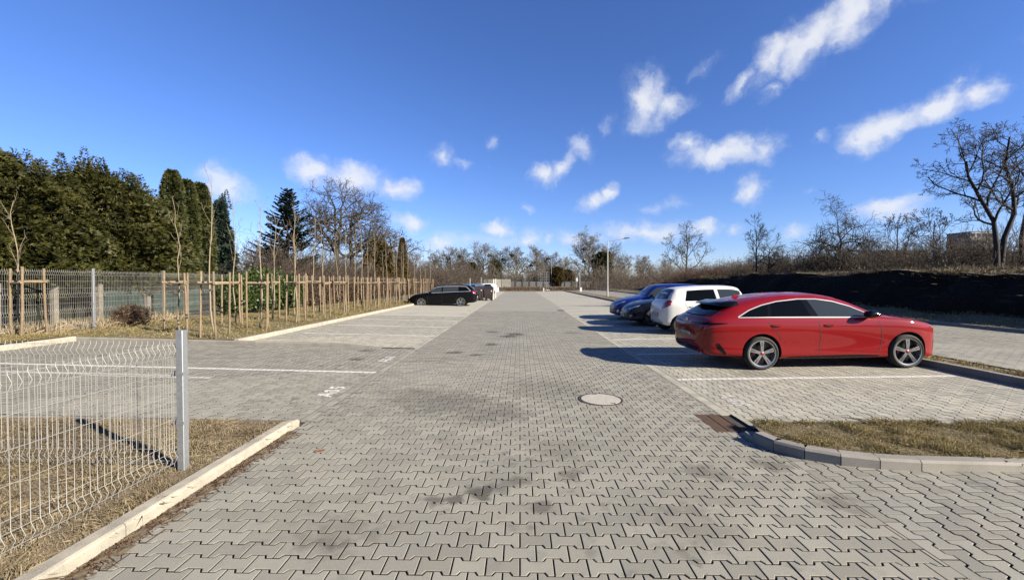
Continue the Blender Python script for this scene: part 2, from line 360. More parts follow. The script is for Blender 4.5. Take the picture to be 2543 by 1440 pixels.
# vehicles
def paint(name, col, metal=.0, rough=.55, coat=.75):
    m = pmat(name, col, rough, metal, .04, coat=coat, coat_rough=.02); return m
paint('paint_red', (.235, .005, .008)); paint('paint_white', (.80, .80, .79)); paint('paint_navy', (.004, .007, .018), .1, coat=.5)
paint('paint_blue', (.005, .018, .19), .15, coat=.6); paint('paint_black', (.0015, .0015, .0025), coat=.35); paint('paint_steel', (.11, .20, .30), .3)
pmat('glass_dark', (.004, .005, .006), .03, spec=.12)
pmat('glass_tint', (.034, .043, .046), .03, spec=.5)
pmat('glass_pale', (.30, .36, .40), .08, spec=.6)
pmat('black_trim', (.006, .006, .007), .12, spec=.25)
pmat('matt_black', (.012, .012, .013), .8)
pmat('chrome', (.80, .80, .80), .28, metal=.45)
pmat('tyre', (.018, .018, .019), .85, bump=.2, bscale=90)
pmat('rim_silver', (.58, .58, .59), .25, metal=.9)
pmat('rim_black', (.012, .012, .014), .3)
pmat('lamp_red', (.30, .008, .010), .12, coat=1)
pmat('lamp_smoked', (.012, .003, .004), .25, spec=.12)
pmat('lamp_clear', (.72, .74, .76), .12, metal=.4, coat=1)
pmat('lamp_dark', (.05, .055, .06), .1, coat=1)
pmat('plate_white', (.62, .62, .60), .5)
pmat('plate_ink', (.012, .012, .012), .6)
pmat('badge_red', (.40, .02, .03), .3)
pmat('seam_dark', (.01, .006, .006), .8)
pmat('bin_brown', (.055, .032, .032), .55, var=(.04, .025, .026), scale=5)
pmat('bin_dark', (.022, .022, .026), .5)
pmat('white_metal', (.78, .79, .78), .4)
pmat('wall_pale', (.62, .60, .54), .85, var=(.54, .52, .47), scale=.4)
pmat('wall_grey', (.20, .20, .21), .85, var=(.16, .16, .17), scale=.5)
pmat('wall_light', (.38, .37, .35), .85, var=(.32, .31, .30), scale=.4)
pmat('roof_dark', (.05, .047, .047), .8)
pmat('roof_green', (.36, .45, .38), .6)
pmat('wall_white', (.72, .71, .68), .8)
pmat('window_far', (.03, .035, .045), .15)
pmat('fence_slab', (.145, .145, .15), .9, var=(.11, .11, .115), scale=.8, objrand=.12)
pmat('fence_slab_pale', (.37, .365, .32), .9, var=(.28, .28, .24), scale=.6, objrand=.15)
pmat('fence_post', (.05, .05, .052), .9)
pmat('old_concrete', (.24, .22, .185), .9, var=(.15, .135, .115), scale=9, var2=(.32, .295, .25), scale2=40)
pmat('net_green', (.022, .05, .044), .8, var=(.014, .034, .03), scale=6)
pmat('frame_steel', (.27, .28, .28), .5, metal=.4)
pmat('pole_grey', (.50, .51, .50), .45, metal=.4)

# ------------------------------------------------------------------ ground levels
AL, AR = -2.55, 2.63            # aisle edges
KL, KR = -7.20, 7.62            # kerbs behind the bays
LOT_END = 73.0
def gz(x, y=0):
    if x < AL: return .02 * (AL - x)
    if x > AR: return .0175 * (min(x, KR) - AR)
    return 0.0
def gz_arr(x):
    return np.where(x < AL, .02 * (AL - x), np.where(x > AR, .0175 * (np.minimum(x, KR) - AR), 0.0))
VERGE_Z = .20
ROAD_Z = .10

def sheet(name, xs, ys, zf, mat, parent=None, kind='structure'):
    xs = np.asarray(xs, float); ys = np.asarray(ys, float)
    X, Y = np.meshgrid(xs, ys); Z = zf(X, Y) if callable(zf) else np.full_like(X, zf)
    v = np.stack([X, Y, Z], -1).reshape(-1, 3); nx, ny = len(xs), len(ys)
    i = np.arange(nx * ny).reshape(ny, nx)
    f = np.stack([i[:-1, :-1], i[:-1, 1:], i[1:, 1:], i[1:, :-1]], -1).reshape(-1, 4)
    me = fast_mesh(name, v, f.ravel(), np.full(len(f), 4), [MAT[mat]], smooth=True)
    o = bpy.data.objects.new(name, me); link(o, parent)
    if parent is None: o['kind'] = kind
    return o

# the land itself, out to the horizon
g = sheet('ground', np.linspace(-2500, 2500, 11), np.linspace(-900, 4000, 11), -.14, 'field')

# value noise for terrain
def vnoise(x, y, s=1.0, seed=0):
    x = np.asarray(x, float) * s; y = np.asarray(y, float) * s
    def h(i, j): 
        n = np.sin(i * 127.1 + j * 311.7 + seed * 74.7) * 43758.5453
        return n - np.floor(n)
    i = np.floor(x); j = np.floor(y); u = x - i; v = y - j; u = u * u * (3 - 2 * u); v = v * v * (3 - 2 * v)
    return (h(i, j) * (1 - u) + h(i + 1, j) * u) * (1 - v) + (h(i, j + 1) * (1 - u) + h(i + 1, j + 1) * u) * v

# ------------------------------------------------------------------ paving stones
PL, PP, PA = .200, .1285, .030            # length, row pitch, interlock
_hw, _hn = (PP + PA) / 2, (PP - PA) / 2
I_OUT = [(-.1, -_hw), (-.060, -_hw), (-.042, -_hn), (.042, -_hn), (.060, -_hw), (.1, -_hw),
         (.1, _hw), (.060, _hw), (.042, _hn), (-.042, _hn), (-.060, _hw), (-.1, _hw)]
def inset(poly, d):
    n = len(poly); out = []
    for i in range(n):
        p0, p1, p2 = Vector(poly[i - 1]), Vector(poly[i]), Vector(poly[(i + 1) % n])
        e1 = (p1 - p0).normalized(); e2 = (p2 - p1).normalized()
        n1 = Vector((-e1.y, e1.x)); n2 = Vector((-e2.y, e2.x))
        b = n1 + n2; q = p1 + b * (d / max(.25, b.dot(n1)))
        out.append((q.x, q.y))
    return out
I_A = inset(I_OUT, .0043); I_B = inset(I_OUT, .0070)
NPV = 12
def clip_half(poly, a, b, c):
    out = []; n = len(poly)
    for i in range(n):
        p, q = poly[i], poly[(i + 1) % n]
        dp = a * p[0] + b * p[1] - c; dq = a * q[0] + b * q[1] - c
        if dp <= 0: out.append(p)
        if (dp < 0 < dq) or (dq < 0 < dp):
            t = dp / (dp - dq); out.append((p[0] + t * (q[0] - p[0]), p[1] + t * (q[1] - p[1])))
    return out
def clip_rect(poly, x0, x1, y0, y1):
    for a, b, c in ((-1, 0, -x0), (1, 0, x1), (0, -1, -y0), (0, 1, y1)):
        if len(poly) < 3: return []
        poly = clip_half(poly, a, b, c)
    return poly if len(poly) > 2 else []
def area(p):
    return abs(sum(p[i][0] * p[(i + 1) % len(p)][1] - p[(i + 1) % len(p)][0] * p[i][1] for i in range(len(p)))) / 2

def paver_template(rot, bevel=True):
    A = np.array(I_A); B = np.array(I_B if bevel else I_A)
    if rot: A = np.stack([-A[:, 1], A[:, 0]], -1); B = np.stack([-B[:, 1], B[:, 0]], -1)
    if bevel:
        v = np.concatenate([np.c_[B, np.zeros(NPV)], np.c_[A, np.full(NPV, -.0022)], np.c_[A, np.full(NPV, -.03)]])
    else:
        v = np.concatenate([np.c_[A, np.zeros(NPV)], np.c_[A, np.full(NPV, -.03)]])
    faces = [list(range(NPV))]
    for k in range(2 if bevel else 1):
        for i in range(NPV):
            j = (i + 1) % NPV; faces.append([k * NPV + j, k * NPV + i, (k + 1) * NPV + i, (k + 1) * NPV + j][::1])
    return v, faces
TEMPL = {(r, b): paver_template(r, b) for r in (0, 1) for b in (True, False)}

PAVERS = []      # (poly in world xy, dz) of every stone near markings, for painting
def pave(name, x0, x1, y0, y1, rot, mat, label_near=300, bevel_to=11.0, far_from=None, holes=(), skip=None, ox=0.0, oy=0.0, parent=None):
    """interlocking stones over a rectangle; the ones that show largest are objects, the rest one mesh"""
    root = parent
    cells = []
    dx, dy = (PL, PP) if not rot else (PP, PL)
    if not rot:
        j0, j1 = int((y0 - oy) / PP) - 1, int((y1 - oy) / PP) + 2; i0, i1 = int((x0 - ox) / PL) - 2, int((x1 - ox) / PL) + 2
        for j in range(j0, j1):
            for i in range(i0, i1): cells.append((ox + i * PL + (j % 2) * PL / 2, oy + j * PP))
    else:
        j0, j1 = int((x0 - ox) / PP) - 1, int((x1 - ox) / PP) + 2; i0, i1 = int((y0 - oy) / PL) - 2, int((y1 - oy) / PL) + 2
        for j in range(j0, j1):
            for i in range(i0, i1): cells.append((ox + j * PP, oy + i * PL + (j % 2) * PL / 2))
    base = np.array(I_A);
    if rot: base = np.stack([-base[:, 1], base[:, 0]], -1)
    hx, hy = (PL / 2, _hw) if not rot else (_hw, PL / 2)
    whole, cut = [], []
    for cx, cy in cells:
        if cx + hx < x0 or cx - hx > x1 or cy + hy < y0 or cy - hy > y1: continue
        if skip and skip(cx, cy): continue
        inside = cx - hx >= x0 - .001 and cx + hx <= x1 + .001 and cy - hy >= y0 - .001 and cy + hy <= y1 + .001
        hole = any(cx + hx > h[0] and cx - hx < h[1] and cy + hy > h[2] and cy - hy < h[3] for h in holes)
        dz = rnd.uniform(-.0016, .0016)
        if inside and not hole:
            whole.append((cx, cy, dz))
        else:
            p = [(cx + a, cy + b) for a, b in base]
            p = clip_rect(p, x0 + .003, x1 - .003, y0 + .003, y1 - .003)
            ps = [p] if p else []
            for h in holes:
                nxt = []
                for q in ps:
                    nxt += [clip_half(q, 1, 0, h[0]), clip_half(q, -1, 0, -h[1])]
                    mid = clip_half(clip_half(q, -1, 0, -h[0]) or [], 1, 0, h[1]) if q else []
                    if len(mid) > 2: nxt += [clip_half(mid, 0, 1, h[2]), clip_half(mid, 0, -1, -h[3])]
                ps = [q for q in nxt if len(q) > 2]
            for q in ps:
                if area(q) > .0016: cut.append((q, dz))
    for cx, cy, dz in whole: PAVERS.append((cx, cy, hx, hy, [(cx + a, cy + b) for a, b in base], dz))
    for q, dz in cut:
        xs = [p[0] for p in q]; ys = [p[1] for p in q]
        PAVERS.append(((min(xs) + max(xs)) / 2, (min(ys) + max(ys)) / 2, (max(xs) - min(xs)) / 2, (max(ys) - min(ys)) / 2, q, dz))
    # which ones become objects of their own
    def seen(c):
        return c[1] > 2.25 and abs(c[0] + .02 * c[1]) < c[1] * 1.22 + .1
    order = sorted((c for c in whole if seen(c)), key=lambda c: math.hypot(c[0], c[1]))
    near = order[:label_near]; nearset = set(near)
    rest = [c for c in whole if c not in nearset]
    v, fc = TEMPL[(rot, True)]
    me = fast_mesh('paver', v, np.concatenate(fc), [len(f) for f in fc], [MAT[mat], MAT['joint_soil']], mat_idx=[0] * (len(fc) - NPV) + [1] * NPV)
    for cx, cy, dz in near:
        o = bpy.data.objects.new('paver', me); o.location = (cx, cy, gz(cx) + dz)
        o.rotation_euler = (rnd.uniform(-.004, .004), rnd.uniform(-.004, .004) + (-.0175 if cx > AR else .02 if cx < AL else 0), 0)
        link(o, root)
    V, F, S, MI = [], [], [], []; nb = 0
    for bev in (True, False):
        sel = np.array([c for c in rest if (math.hypot(c[0], c[1]) < bevel_to) == bev])
        if not len(sel): continue
        v, fc = TEMPL[(rot, bev)]
        vv = v[None] + np.c_[sel[:, :2], sel[:, 2]][:, None, :]
        vv = vv.reshape(-1, 3).copy(); vv[:, 2] += gz_arr(vv[:, 0])
        flat = np.concatenate(fc); off = (np.arange(len(sel)) * len(v))[:, None]
        F.append((flat[None] + off + nb).ravel()); S.append(np.tile([len(f) for f in fc], len(sel))); V.append(vv); nb += len(vv); MI.append(np.tile([0] * (len(fc) - NPV) + [1] * NPV, len(sel)))
    cv, cf, cs, cm = [], [], [], []
    for q, dz in cut:
        n = len(q)
        for zz in (0, -.03): cv += [(a, b, gz(a) + dz + zz) for a, b in q]
        cf += [nb + i for i in range(n)]; cs.append(n); cm += [0] + [1] * n
        for i in range(n): cf += [nb + (i + 1) % n, nb + i, nb + n + i, nb + n + (i + 1) % n]; cs.append(4)
        nb += 2 * n
    if cv: V.append(np.array(cv)); F.append(np.array(cf)); S.append(np.array(cs)); MI.append(np.array(cm))
    if V:
        o = bpy.data.objects.new('paver_field', fast_mesh('paver_field', np.concatenate(V), np.concatenate(F), np.concatenate(S), [MAT[mat], MAT['joint_soil']], mat_idx=np.concatenate(MI)))
        link(o, root); o['kind'] = 'stuff'
    return root

def base_sheet(name, x0, x1, y0, y1, far, mat_far):
    """joint bedding under the stones; beyond `far` the plain surface of the paving"""
    xs = sorted(set([x0, x1] + [k for k in (AL, AR, KR) if x0 < k < x1]))
    o = sheet(name, xs, [y0, far], lambda X, Y: gz_arr(X) - .020, 'joint_soil')
    if y1 > far: sheet('far_surface', xs, [far, y1], lambda X, Y: gz_arr(X) - .001, mat_far, parent=o)
    return o

GRATE = (2.20, 2.53, 4.70, 5.32)
PAVE_FAR = 24.0
aisle = base_sheet('aisle_paving', AL, AR, -3, LOT_END, PAVE_FAR, 'paver_grey')
pave('aisle', AL + .0, AR - .10, 1.6, PAVE_FAR, 0, 'paver_grey', holes=(GRATE,), parent=aisle, bevel_to=9)
bays_r = base_sheet('bays_right_paving', AR, KR, 4.72, LOT_END, 19.0, 'paver_light')
pave('bays_right', AR + .04, KR - .02, 4.83, 19.0, 1, 'paver_light', parent=bays_r, bevel_to=8.5, oy=.06)
bays_l = base_sheet('bays_left_paving', KL, AL, 10.45, LOT_END, 20.0, 'paver_light')
pave('bays_left', KL + .02, AL - .10, 10.55, 20.0, 1, 'paver_light', parent=bays_l, bevel_to=5, oy=.03)
bays_n = base_sheet('bays_near_paving', -11.3, AL, 4.85, 10.45, 10.45, 'paver_light')
pave('bays_near', -11.25, AL - .10, 4.95, 10.4, 1, 'paver_grey', parent=bays_n, bevel_to=7.5, oy=.03)
acc = base_sheet('access_road_paving', AR - .10, 8.3, -3, 4.72, 4.72, 'paver_grey')
pave('access', AR - .10, 5.6, 1.6, 4.72, 1, 'paver_grey', parent=acc, bevel_to=9, oy=.05, skip=lambda x, y: y > 4.0 and x > 2.9)
# straight edging stones between aisle and bays
def edging(root, x0, x1, y0, y1, step, mat='paver_light'):
    mb = MB(); w = x1 - x0
    mb.box((0, 0, -.012), (w - .008, step - .007, .022))
    me = mb.mesh('edging_stone', MAT[mat]); n = 0; y = y0 + step / 2
    while y < y1:
        o = bpy.data.objects.new('edging_stone', me); o.location = ((x0 + x1) / 2, y, gz((x0 + x1) / 2) + .001); link(o, root); y += step; n += 1
edging(bays_r, AR - .10, AR + .04, 5.34, 24, .2)
edging(bays_l, AL - .10, AL, 10.5, 24, .2)
edging(bays_n, AL - .10, AL, 5.0, 10.4, .2, 'paver_grey')

# the side road behind the right-hand bays
def strip_edge(y): return np.interp(y, [-5, 6, 20, 40, 60, 80], [8.25, 8.3, 8.8, 9.6, 10.0, 10.2])
road = sheet('side_road', np.linspace(0, 1, 3), np.linspace(-6, 110, 40), 0, 'asphalt')
co = np.empty(len(road.data.vertices) * 3, np.float32); road.data.vertices.foreach_get('co', co); co = co.reshape(-1, 3)
co[:, 0] = strip_edge(co[:, 1]) + co[:, 0] * (15.2 - strip_edge(co[:, 1])); co[:, 2] = ROAD_Z; road.data.vertices.foreach_set('co', co.ravel())
_gzr = gz_arr
def pave_road():
    global gz, gz_arr
    g0, g1 = gz, gz_arr
    gz = lambda x, y=0: ROAD_Z + .022; gz_arr = lambda x: np.full_like(x, ROAD_Z + .022)
    pave('road', 8.75, 15.18, 6.2, 17, 1, 'paver_grey', parent=road, bevel_to=0, label_near=300)
    gz, gz_arr = g0, g1
pave_road()

# ------------------------------------------------------------------ painted markings (follow the stones, open at the joints)
def paint_poly(polys, name, mat, parent, lift=.0022):
    """clip convex polygons against the stones"""
    V, F = [], []
    for poly in polys:
        xs = [p[0] for p in poly]; ys = [p[1] for p in poly]; bx0, bx1, by0, by1 = min(xs), max(xs), min(ys), max(ys)
        s = sum(poly[i][0] * poly[(i + 1) % len(poly)][1] - poly[(i + 1) % len(poly)][0] * poly[i][1] for i in range(len(poly)))
        pp = poly if s > 0 else poly[::-1]
        for cx, cy, hx, hy, st, dz in PAVERS:
            if cx + hx < bx0 or cx - hx > bx1 or cy + hy < by0 or cy - hy > by1: continue
            q = st
            for i in range(len(pp)):
                p0, p1 = pp[i], pp[(i + 1) % len(pp)]
                a, b = (p1[1] - p0[1]), -(p1[0] - p0[0])
                q = clip_half(q, a, b, a * p0[0] + b * p0[1])
                if len(q) < 3: break
            if len(q) < 3: continue
            k = len(V); V += [(a, b, gz(a) + dz + lift) for a, b in q]; F.append(tuple(range(k, k + len(q))))
    me = bpy.data.meshes.new(name); me.from_pydata(V, [], F); me.materials.append(MAT[mat])
    return link(bpy.data.objects.new(name, me), parent)

def line(x0, x1, y, parent, w=.115, mat='road_paint', far=False):
    if not far: return paint_poly([[(x0, y - w / 2), (x1, y - w / 2), (x1, y + w / 2), (x0, y + w / 2)]], 'painted_line', mat, parent)
    me = bpy.data.meshes.new('painted_line')
    me.from_pydata([(x0, y - w / 2, gz(x0) + .004), (x1, y - w / 2, gz(x1) + .004), (x1, y + w / 2, gz(x1) + .004), (x0, y + w / 2, gz(x0) + .004)], [], [(0, 1, 2, 3)])
    me.materials.append(MAT[mat]); return link(bpy.data.objects.new('painted_line', me), parent)

def glyph_tris(text, size):
    cu = bpy.data.curves.new('lettering', 'FONT'); cu.body = text; cu.size = size; cu.offset = size * .022; cu.resolution_u = 2
    cu.align_x = 'CENTER'; cu.align_y = 'CENTER'; cu.space_character = 1.12
    ob = bpy.data.objects.new('lettering', cu); COL.objects.link(ob)
    dg = bpy.context.evaluated_depsgraph_get(); me = bpy.data.meshes.new_from_object(ob.evaluated_get(dg))
    me.calc_loop_triangles()
    t = [[tuple(me.vertices[i].co[:2]) for i in tr.vertices] for tr in me.loop_triangles]
    bpy.data.objects.remove(ob); bpy.data.curves.remove(cu); bpy.data.meshes.remove(me)
    return t
def bay_number(text, x, y, side, parent, mat='road_paint', size=.34, far=False):
    # read by a driver pulling in from the aisle: side -1 left bays, +1 right bays
    tris = []
    for t in glyph_tris(text, size):
        tris.append([(x - v * (1 if side < 0 else -1), y + u * (1 if side < 0 else -1)) for u, v in t])
    if not far: return paint_poly(tris, 'bay_number', mat, parent, .0026)
    V = [p for t in tris for p in t]; me = bpy.data.meshes.new('bay_number')
    me.from_pydata([(a, b, gz(a) + .004) for a, b in V], [], [tuple(range(3 * i, 3 * i + 3)) for i in range(len(tris))])
    me.materials.append(MAT[mat]); return link(bpy.data.objects.new('bay_number', me), parent)

line(-11.0, AL - .03, 7.68, bays_n)
line(-11.2, -5.75, 7.06, bays_n, .14, 'worn_paint'); line(-7.3, -5.2, 6.98, bays_n, .13, 'worn_paint')
bay_number('A05', -2.85, 6.32, -1, bays_n); bay_number('A06', -2.85, 8.98, -1, bays_n)
ly = 12.92; k = 7
while ly < LOT_END - 3:
    line(KL + .5, AL - .03, ly, bays_l, far=ly > 19.8, mat='road_paint' if ly < 30 else 'road_paint')
    if ly < 44: bay_number('A%02d' % k, -2.87, ly - 1.25, -1, bays_l, 'worn_paint', far=ly > 19.8)
    ly += 2.47; k += 1
ly = 7.22; k = 48
while ly < LOT_END - 3:
    line(AR + .06, KR - .28, ly, bays_r, far=ly > 18.8)
    if ly < 40: bay_number('A%02d' % k, 3.0, ly - 1.25 if ly > 8 else 5.98, 1, bays_r, 'worn_paint', far=ly > 18.8)
    ly += 2.5; k -= 1

# ------------------------------------------------------------------ kerbs
def kerb(name, a, b, mat, h=.10, w=.125, face=-1, length=1.0, z0=None, gap=.006, zf=None, taper=None):
    """row of kerb stones from a to b (xy); face = which side of the direction shows"""
    root = tag(empty(name), kind='structure'); a = Vector(a); b = Vector(b); d = b - a; L = d.length; d.normalize()
    n = max(1, round(L / length)); step = L / n
    prof = [(0, -.16), (0, h - .022), (.006, h - .008), (.02, h), (w, h), (w, -.16)]
    mb = MB(); mb.prism([(-face * p[0], p[1]) for p in prof], 1, -step / 2 + gap / 2, step / 2 - gap / 2)
    me = mb.mesh('kerb_stone', MAT[mat])
    ang = math.atan2(d.y, d.x) - math.pi / 2
    for i in range(n):
        p = a + d * (step * (i + .5)); o = bpy.data.objects.new('kerb_stone', me)
        z = zf(p.x, p.y) if zf else gz(p.x)
        o.location = (p.x, p.y, z + rnd.uniform(-.003, .003)); 
        e = .5 * step; dzdl = ((zf(p.x + d.x * e, p.y + d.y * e) - zf(p.x - d.x * e, p.y - d.y * e)) if zf else (gz(p.x + d.x * e) - gz(p.x - d.x * e))) / step
        o.rotation_euler = (math.atan(dzdl), 0, ang + rnd.uniform(-.003, .003)); link(o, root)
    return root
# face=+1: visible side lies to the right of the direction of travel
kerb('kerb_near_left', (AL - .03, -1.32), (AL - .03, 4.68), 'kerb_concrete', .092, .11, 1)
mb = MB(); mb.prism([(0, -.16), (0, .075), (-.02, .092), (-.11, .092), (-.11, -.16)], 1, 0, .16)
endk = mb.build('kerb_end_stone', MAT['kerb_concrete'], bpy.data.objects['kerb_near_left'], loc=(AL - .03, 4.685, -.004)); endk.rotation_euler = (R(-9), 0, 0)
kerb('kerb_left', (KL, 10.62), (KL, LOT_END), 'kerb_concrete', .11, .13, 1)
kerb('kerb_far_left', (-11.3, 4.9), (-11.3, 10.49), 'kerb_concrete', .11, .13, 1)
kerb('kerb_crossing', (-11.6, 10.5), (-4.75, 10.5), 'kerb_grey', .085, .10, 1)
# ramped last stone of the crossing kerb
mb = MB(); x0, x1 = -4.75, -3.5
mb.add([(x0, 10.5, gz(x0) - .1), (x0, 10.5, gz(x0) + .085), (x0, 10.6, gz(x0) + .085), (x0, 10.6, gz(x0) - .1), (x1, 10.5, gz(x1) - .1), (x1, 10.5, gz(x1) + .006), (x1, 10.6, gz(x1) + .006), (x1, 10.6, gz(x1) - .1)],
       [(0, 1, 5, 4), (1, 2, 6, 5), (3, 7, 6, 2), (4, 5, 6, 7), (0, 3, 2, 1)])
mb.build('kerb_stone', MAT['kerb_grey'], bpy.data.objects['kerb_crossing'])
kerb('edging_near_left', (-11.2, 4.80), (-2.74, 4.80), 'kerb_grey', .022, .07, 1)
kerb('kerb_right', (KR, 4.95), (KR, LOT_END), 'kerb_grey', .12, .14, -1)
kerb('road_kerb', (15.2, -4), (15.2, 62), 'kerb_grey', .13, .15, -1, zf=lambda x, y: ROAD_Z)
kerb('strip_kerb', (8.22, -4.0), (8.22, 3.5), 'kerb_grey', .05, .10, 1, zf=lambda x, y: ROAD_Z)
kerb('edging_near_right', (2.78, 4.775), (7.7, 4.775), 'kerb_grey', .06, .08, 1)
# curved island kerb
ISL = [(2.44, 4.62), (2.43, 4.40), (2.50, 4.17), (2.68, 3.98), (2.92, 3.85), (3.20, 3.765), (3.52, 3.72), (4.5, 3.68), (5.5, 3.66), (6.5, 3.65), (7.5, 3.65), (8.2, 3.65)]
isl_k = tag(empty('kerb_island'), kind='structure')
for i in range(len(ISL) - 1):
    p, q = Vector(ISL[i]), Vector(ISL[i + 1]); d = (q - p); Ls = d.length; d.normalize(); nrm = Vector((-d.y, d.x))
    hh = .04 if i == 0 else .105
    g_ = .008; mb = MB(); prof = [(0, -.15), (0, hh - .02), (.02, hh), (.12, hh), (.12, -.15)]
    n = len(prof)
    V = [(p + d * t + nrm * a).to_tuple() + (b,) for t in (g_ / 2, Ls - g_ / 2) for a, b in prof]
    mb.add(V, [(k, (k + 1) % n, n + (k + 1) % n, n + k) for k in range(n)] + [tuple(range(n)), tuple(range(2 * n - 1, n - 1, -1))])
    mb.build('kerb_stone', MAT['kerb_grey'], isl_k)

# ------------------------------------------------------------------ verges and banks
def poly_sheet(name, pts, z, mat):
    me = bpy.data.meshes.new(name); me.from_pydata([(x, y, z if not callable(z) else z(x, y)) for x, y in pts], [], [tuple(range(len(pts)))])
    me.materials.append(MAT[mat]); o = link(bpy.data.objects.new(name, me)); o['kind'] = 'structure'; return o
inner = []
for i in range(len(ISL)):
    p = Vector(ISL[i]); a = Vector(ISL[max(0, i - 1)]); b = Vector(ISL[min(len(ISL) - 1, i + 1)]); d = (b - a).normalized()
    inner.append(tuple(p + Vector((-d.y, d.x)) * .10))
poly_sheet('island_verge', inner[1:] + [(8.3, 4.80), (2.62, 4.80)], lambda x, y: .085, 'dead_turf')
sheet('near_verge', np.linspace(-11.4, AL - .12, 30), np.linspace(-3, 4.82, 20), lambda X, Y: .062 + .018 * (vnoise(X, Y, 2.2) - .5) + np.clip(-X - 3.5, 0, 9) * .010, 'dead_turf')
def lz(X, Y): return VERGE_Z + .05 * np.clip((-X - 7.3) / 5, 0, 3) + .05 * (vnoise(X, Y, .8) - .5) * np.clip((-X - 7.4) / .5, 0, 1)
sheet('left_verge', np.concatenate([np.linspace(-30, -13.5, 14), np.linspace(-13, KL - .10, 30)]), np.linspace(10.58, 90, 90), lz, 'verge')
sheet('far_left_verge', np.linspace(-30, -11.4, 40), np.linspace(0, 10.6, 24), lambda X, Y: lz(X, Y) + .07, 'verge')
strip = sheet('right_verge', np.linspace(0, 1, 6), np.linspace(3.6, LOT_END, 60), 0, 'verge')
co = np.empty(len(strip.data.vertices) * 3, np.float32); strip.data.vertices.foreach_get('co', co); co = co.reshape(-1, 3)
se = strip_edge(co[:, 1]) + .02; t = co[:, 0].copy(); co[:, 0] = (KR + .12) + t * (se - KR - .12); co[:, 2] = .195 - .07 * t ** 2
strip.data.vertices.foreach_set('co', co.ravel())
def bank_h(Y): return np.interp(Y, [-10, 8, 16, 30, 45, 54, 62, 70, 80], [1.75, 1.85, 1.95, 2.1, 1.95, 1.45, .85, .35, .12])
bs = np.array([0, .04, .10, .3, .55, .75, .88, .96, 1.0, 1.1, 1.3, 1.6, 2.0, 2.6, 3.5, 5, 7, 10, 16, 24])
by = np.linspace(-8, 95, 207)
def bank_pts():
    Y, S = np.meshgrid(by, bs, indexing='ij'); H = bank_h(Y)
    X = 15.34 + np.where(S < .04, S / .04 * .02, np.where(S < .10, .02 + (S - .04) / .06 * 1.9, np.where(S <= 1, 1.92 + (S - .10) / .9 * 1.6, 3.52 + (S - 1) * 2.2)))
    t = np.clip((S - .10) / .9, 0, 1); z0 = .20 + .25 * np.clip((S - .04) / .06, 0, 1)
    Z = z0 + (H - z0 + .1) * np.clip(t ** .8, 0, 1) + np.where(S > 1, (S - 1) * .07 * np.minimum(H / 2, 1), 0)
    k = np.clip((S - .05) / .1, 0, 1)
    nz = vnoise(Y, S * 3, .9, 1) - .5 + .5 * (vnoise(Y, S * 5, 2.7, 2) - .5)
    X = X + k * nz * .55 * np.clip(H / 1.5, .2, 1); Z = Z + k * ((vnoise(Y, S * 2, 1.4, 3) - .5) * .22 + (vnoise(Y, S * .7, .23, 8) - .45) * .2) * np.clip(H, .1, 1)
    return X, Y, Z
bX, bY, bZ = bank_pts()
idx = np.arange(bX.size).reshape(bX.shape)
def bank_part(name, c0, c1, mat):
    I = idx[:, c0:c1]; f = np.stack([I[:-1, :-1], I[:-1, 1:], I[1:, 1:], I[1:, :-1]], -1).reshape(-1, 4)
    used, inv = np.unique(f, return_inverse=True); v = np.stack([bX, bY, bZ], -1).reshape(-1, 3)[used]
    o = bpy.data.objects.new(name, fast_mesh(name, v, inv.reshape(-1), np.full(len(f), 4), [MAT[mat]], smooth=True)); link(o); o['kind'] = 'structure'; return o
bank_part('road_verge', 0, 3, 'verge'); bank_part('embankment', 2, 9, 'bank_earth_shaded'); bank_part('embankment_top', 8, len(bs), 'soil')
def bank_z(x, y):
    """ground level on the bank at x, y"""
    j = int(np.clip(round((y + 8) / (by[1] - by[0])), 0, len(by) - 1)); return float(np.interp(x, bX[j], bZ[j]))
far_end = sheet('end_verge', np.linspace(-40, 60, 60), np.linspace(LOT_END - .2, 146, 40), lambda X, Y: -.04 + .12 * vnoise(X, Y, .3), 'verge')

# ------------------------------------------------------------------ grass (uncountable)
def blades(name, P, hgt, wid, lean, mat, hvar=.5, tuft=0):
    if tuft:
        q = vnoise(P[:, 0], P[:, 1], tuft, 5); k = NR.uniform(0, 1, len(P)) < .35 + .9 * q; P = P[k]; hgt = hgt * (.55 + 1.5 * q[k] ** 2)
    n = len(P); a = NR.uniform(0, 2 * np.pi, n); b = NR.uniform(0, 2 * np.pi, n)
    h = hgt * NR.uniform(1 - hvar, 1 + hvar, n); l = np.abs(NR.normal(0, lean, n)) * h
    w = np.stack([np.cos(a), np.sin(a), np.zeros(n)], -1) * (wid / 2)
    tip = P + np.stack([np.cos(b) * l, np.sin(b) * l, h / np.sqrt(1 + (l / h) ** 2)], -1)
    mid = P + (tip - P) * .55 + np.stack([np.zeros(n), np.zeros(n), h * .12], -1)
    v = np.stack([P - w, P + w, mid + w * .8, tip, mid - w * .8], 1).reshape(-1, 3)
    f = (np.arange(n) * 5)[:, None] + np.arange(5)[None]
    o = bpy.data.objects.new(name, fast_mesh(name, v, f.ravel(), np.full(n, 5), [MAT[mat]])); link(o); o['kind'] = 'stuff'; return o
def scat(x0, x1, y0, y1, n, zf):
    x = NR.uniform(x0, x1, n); y = NR.uniform(y0, y1, n); return np.stack([x, y, zf(x, y)], -1)
nz_ = lambda x, y: .058 + .018 * (vnoise(x, y, 2.2) - .5) + np.clip(-x - 3.5, 0, 9) * .010
P = scat(-6.2, AL - .125, 1.7, 4.74, 90000, nz_)
blades('dry_grass', P, .034, .0045, 1.7, 'grass_dry', .6, 5)
P = scat(2.5, 7.5, 3.75, 4.8, 80000, lambda x, y: np.full_like(x, .08))
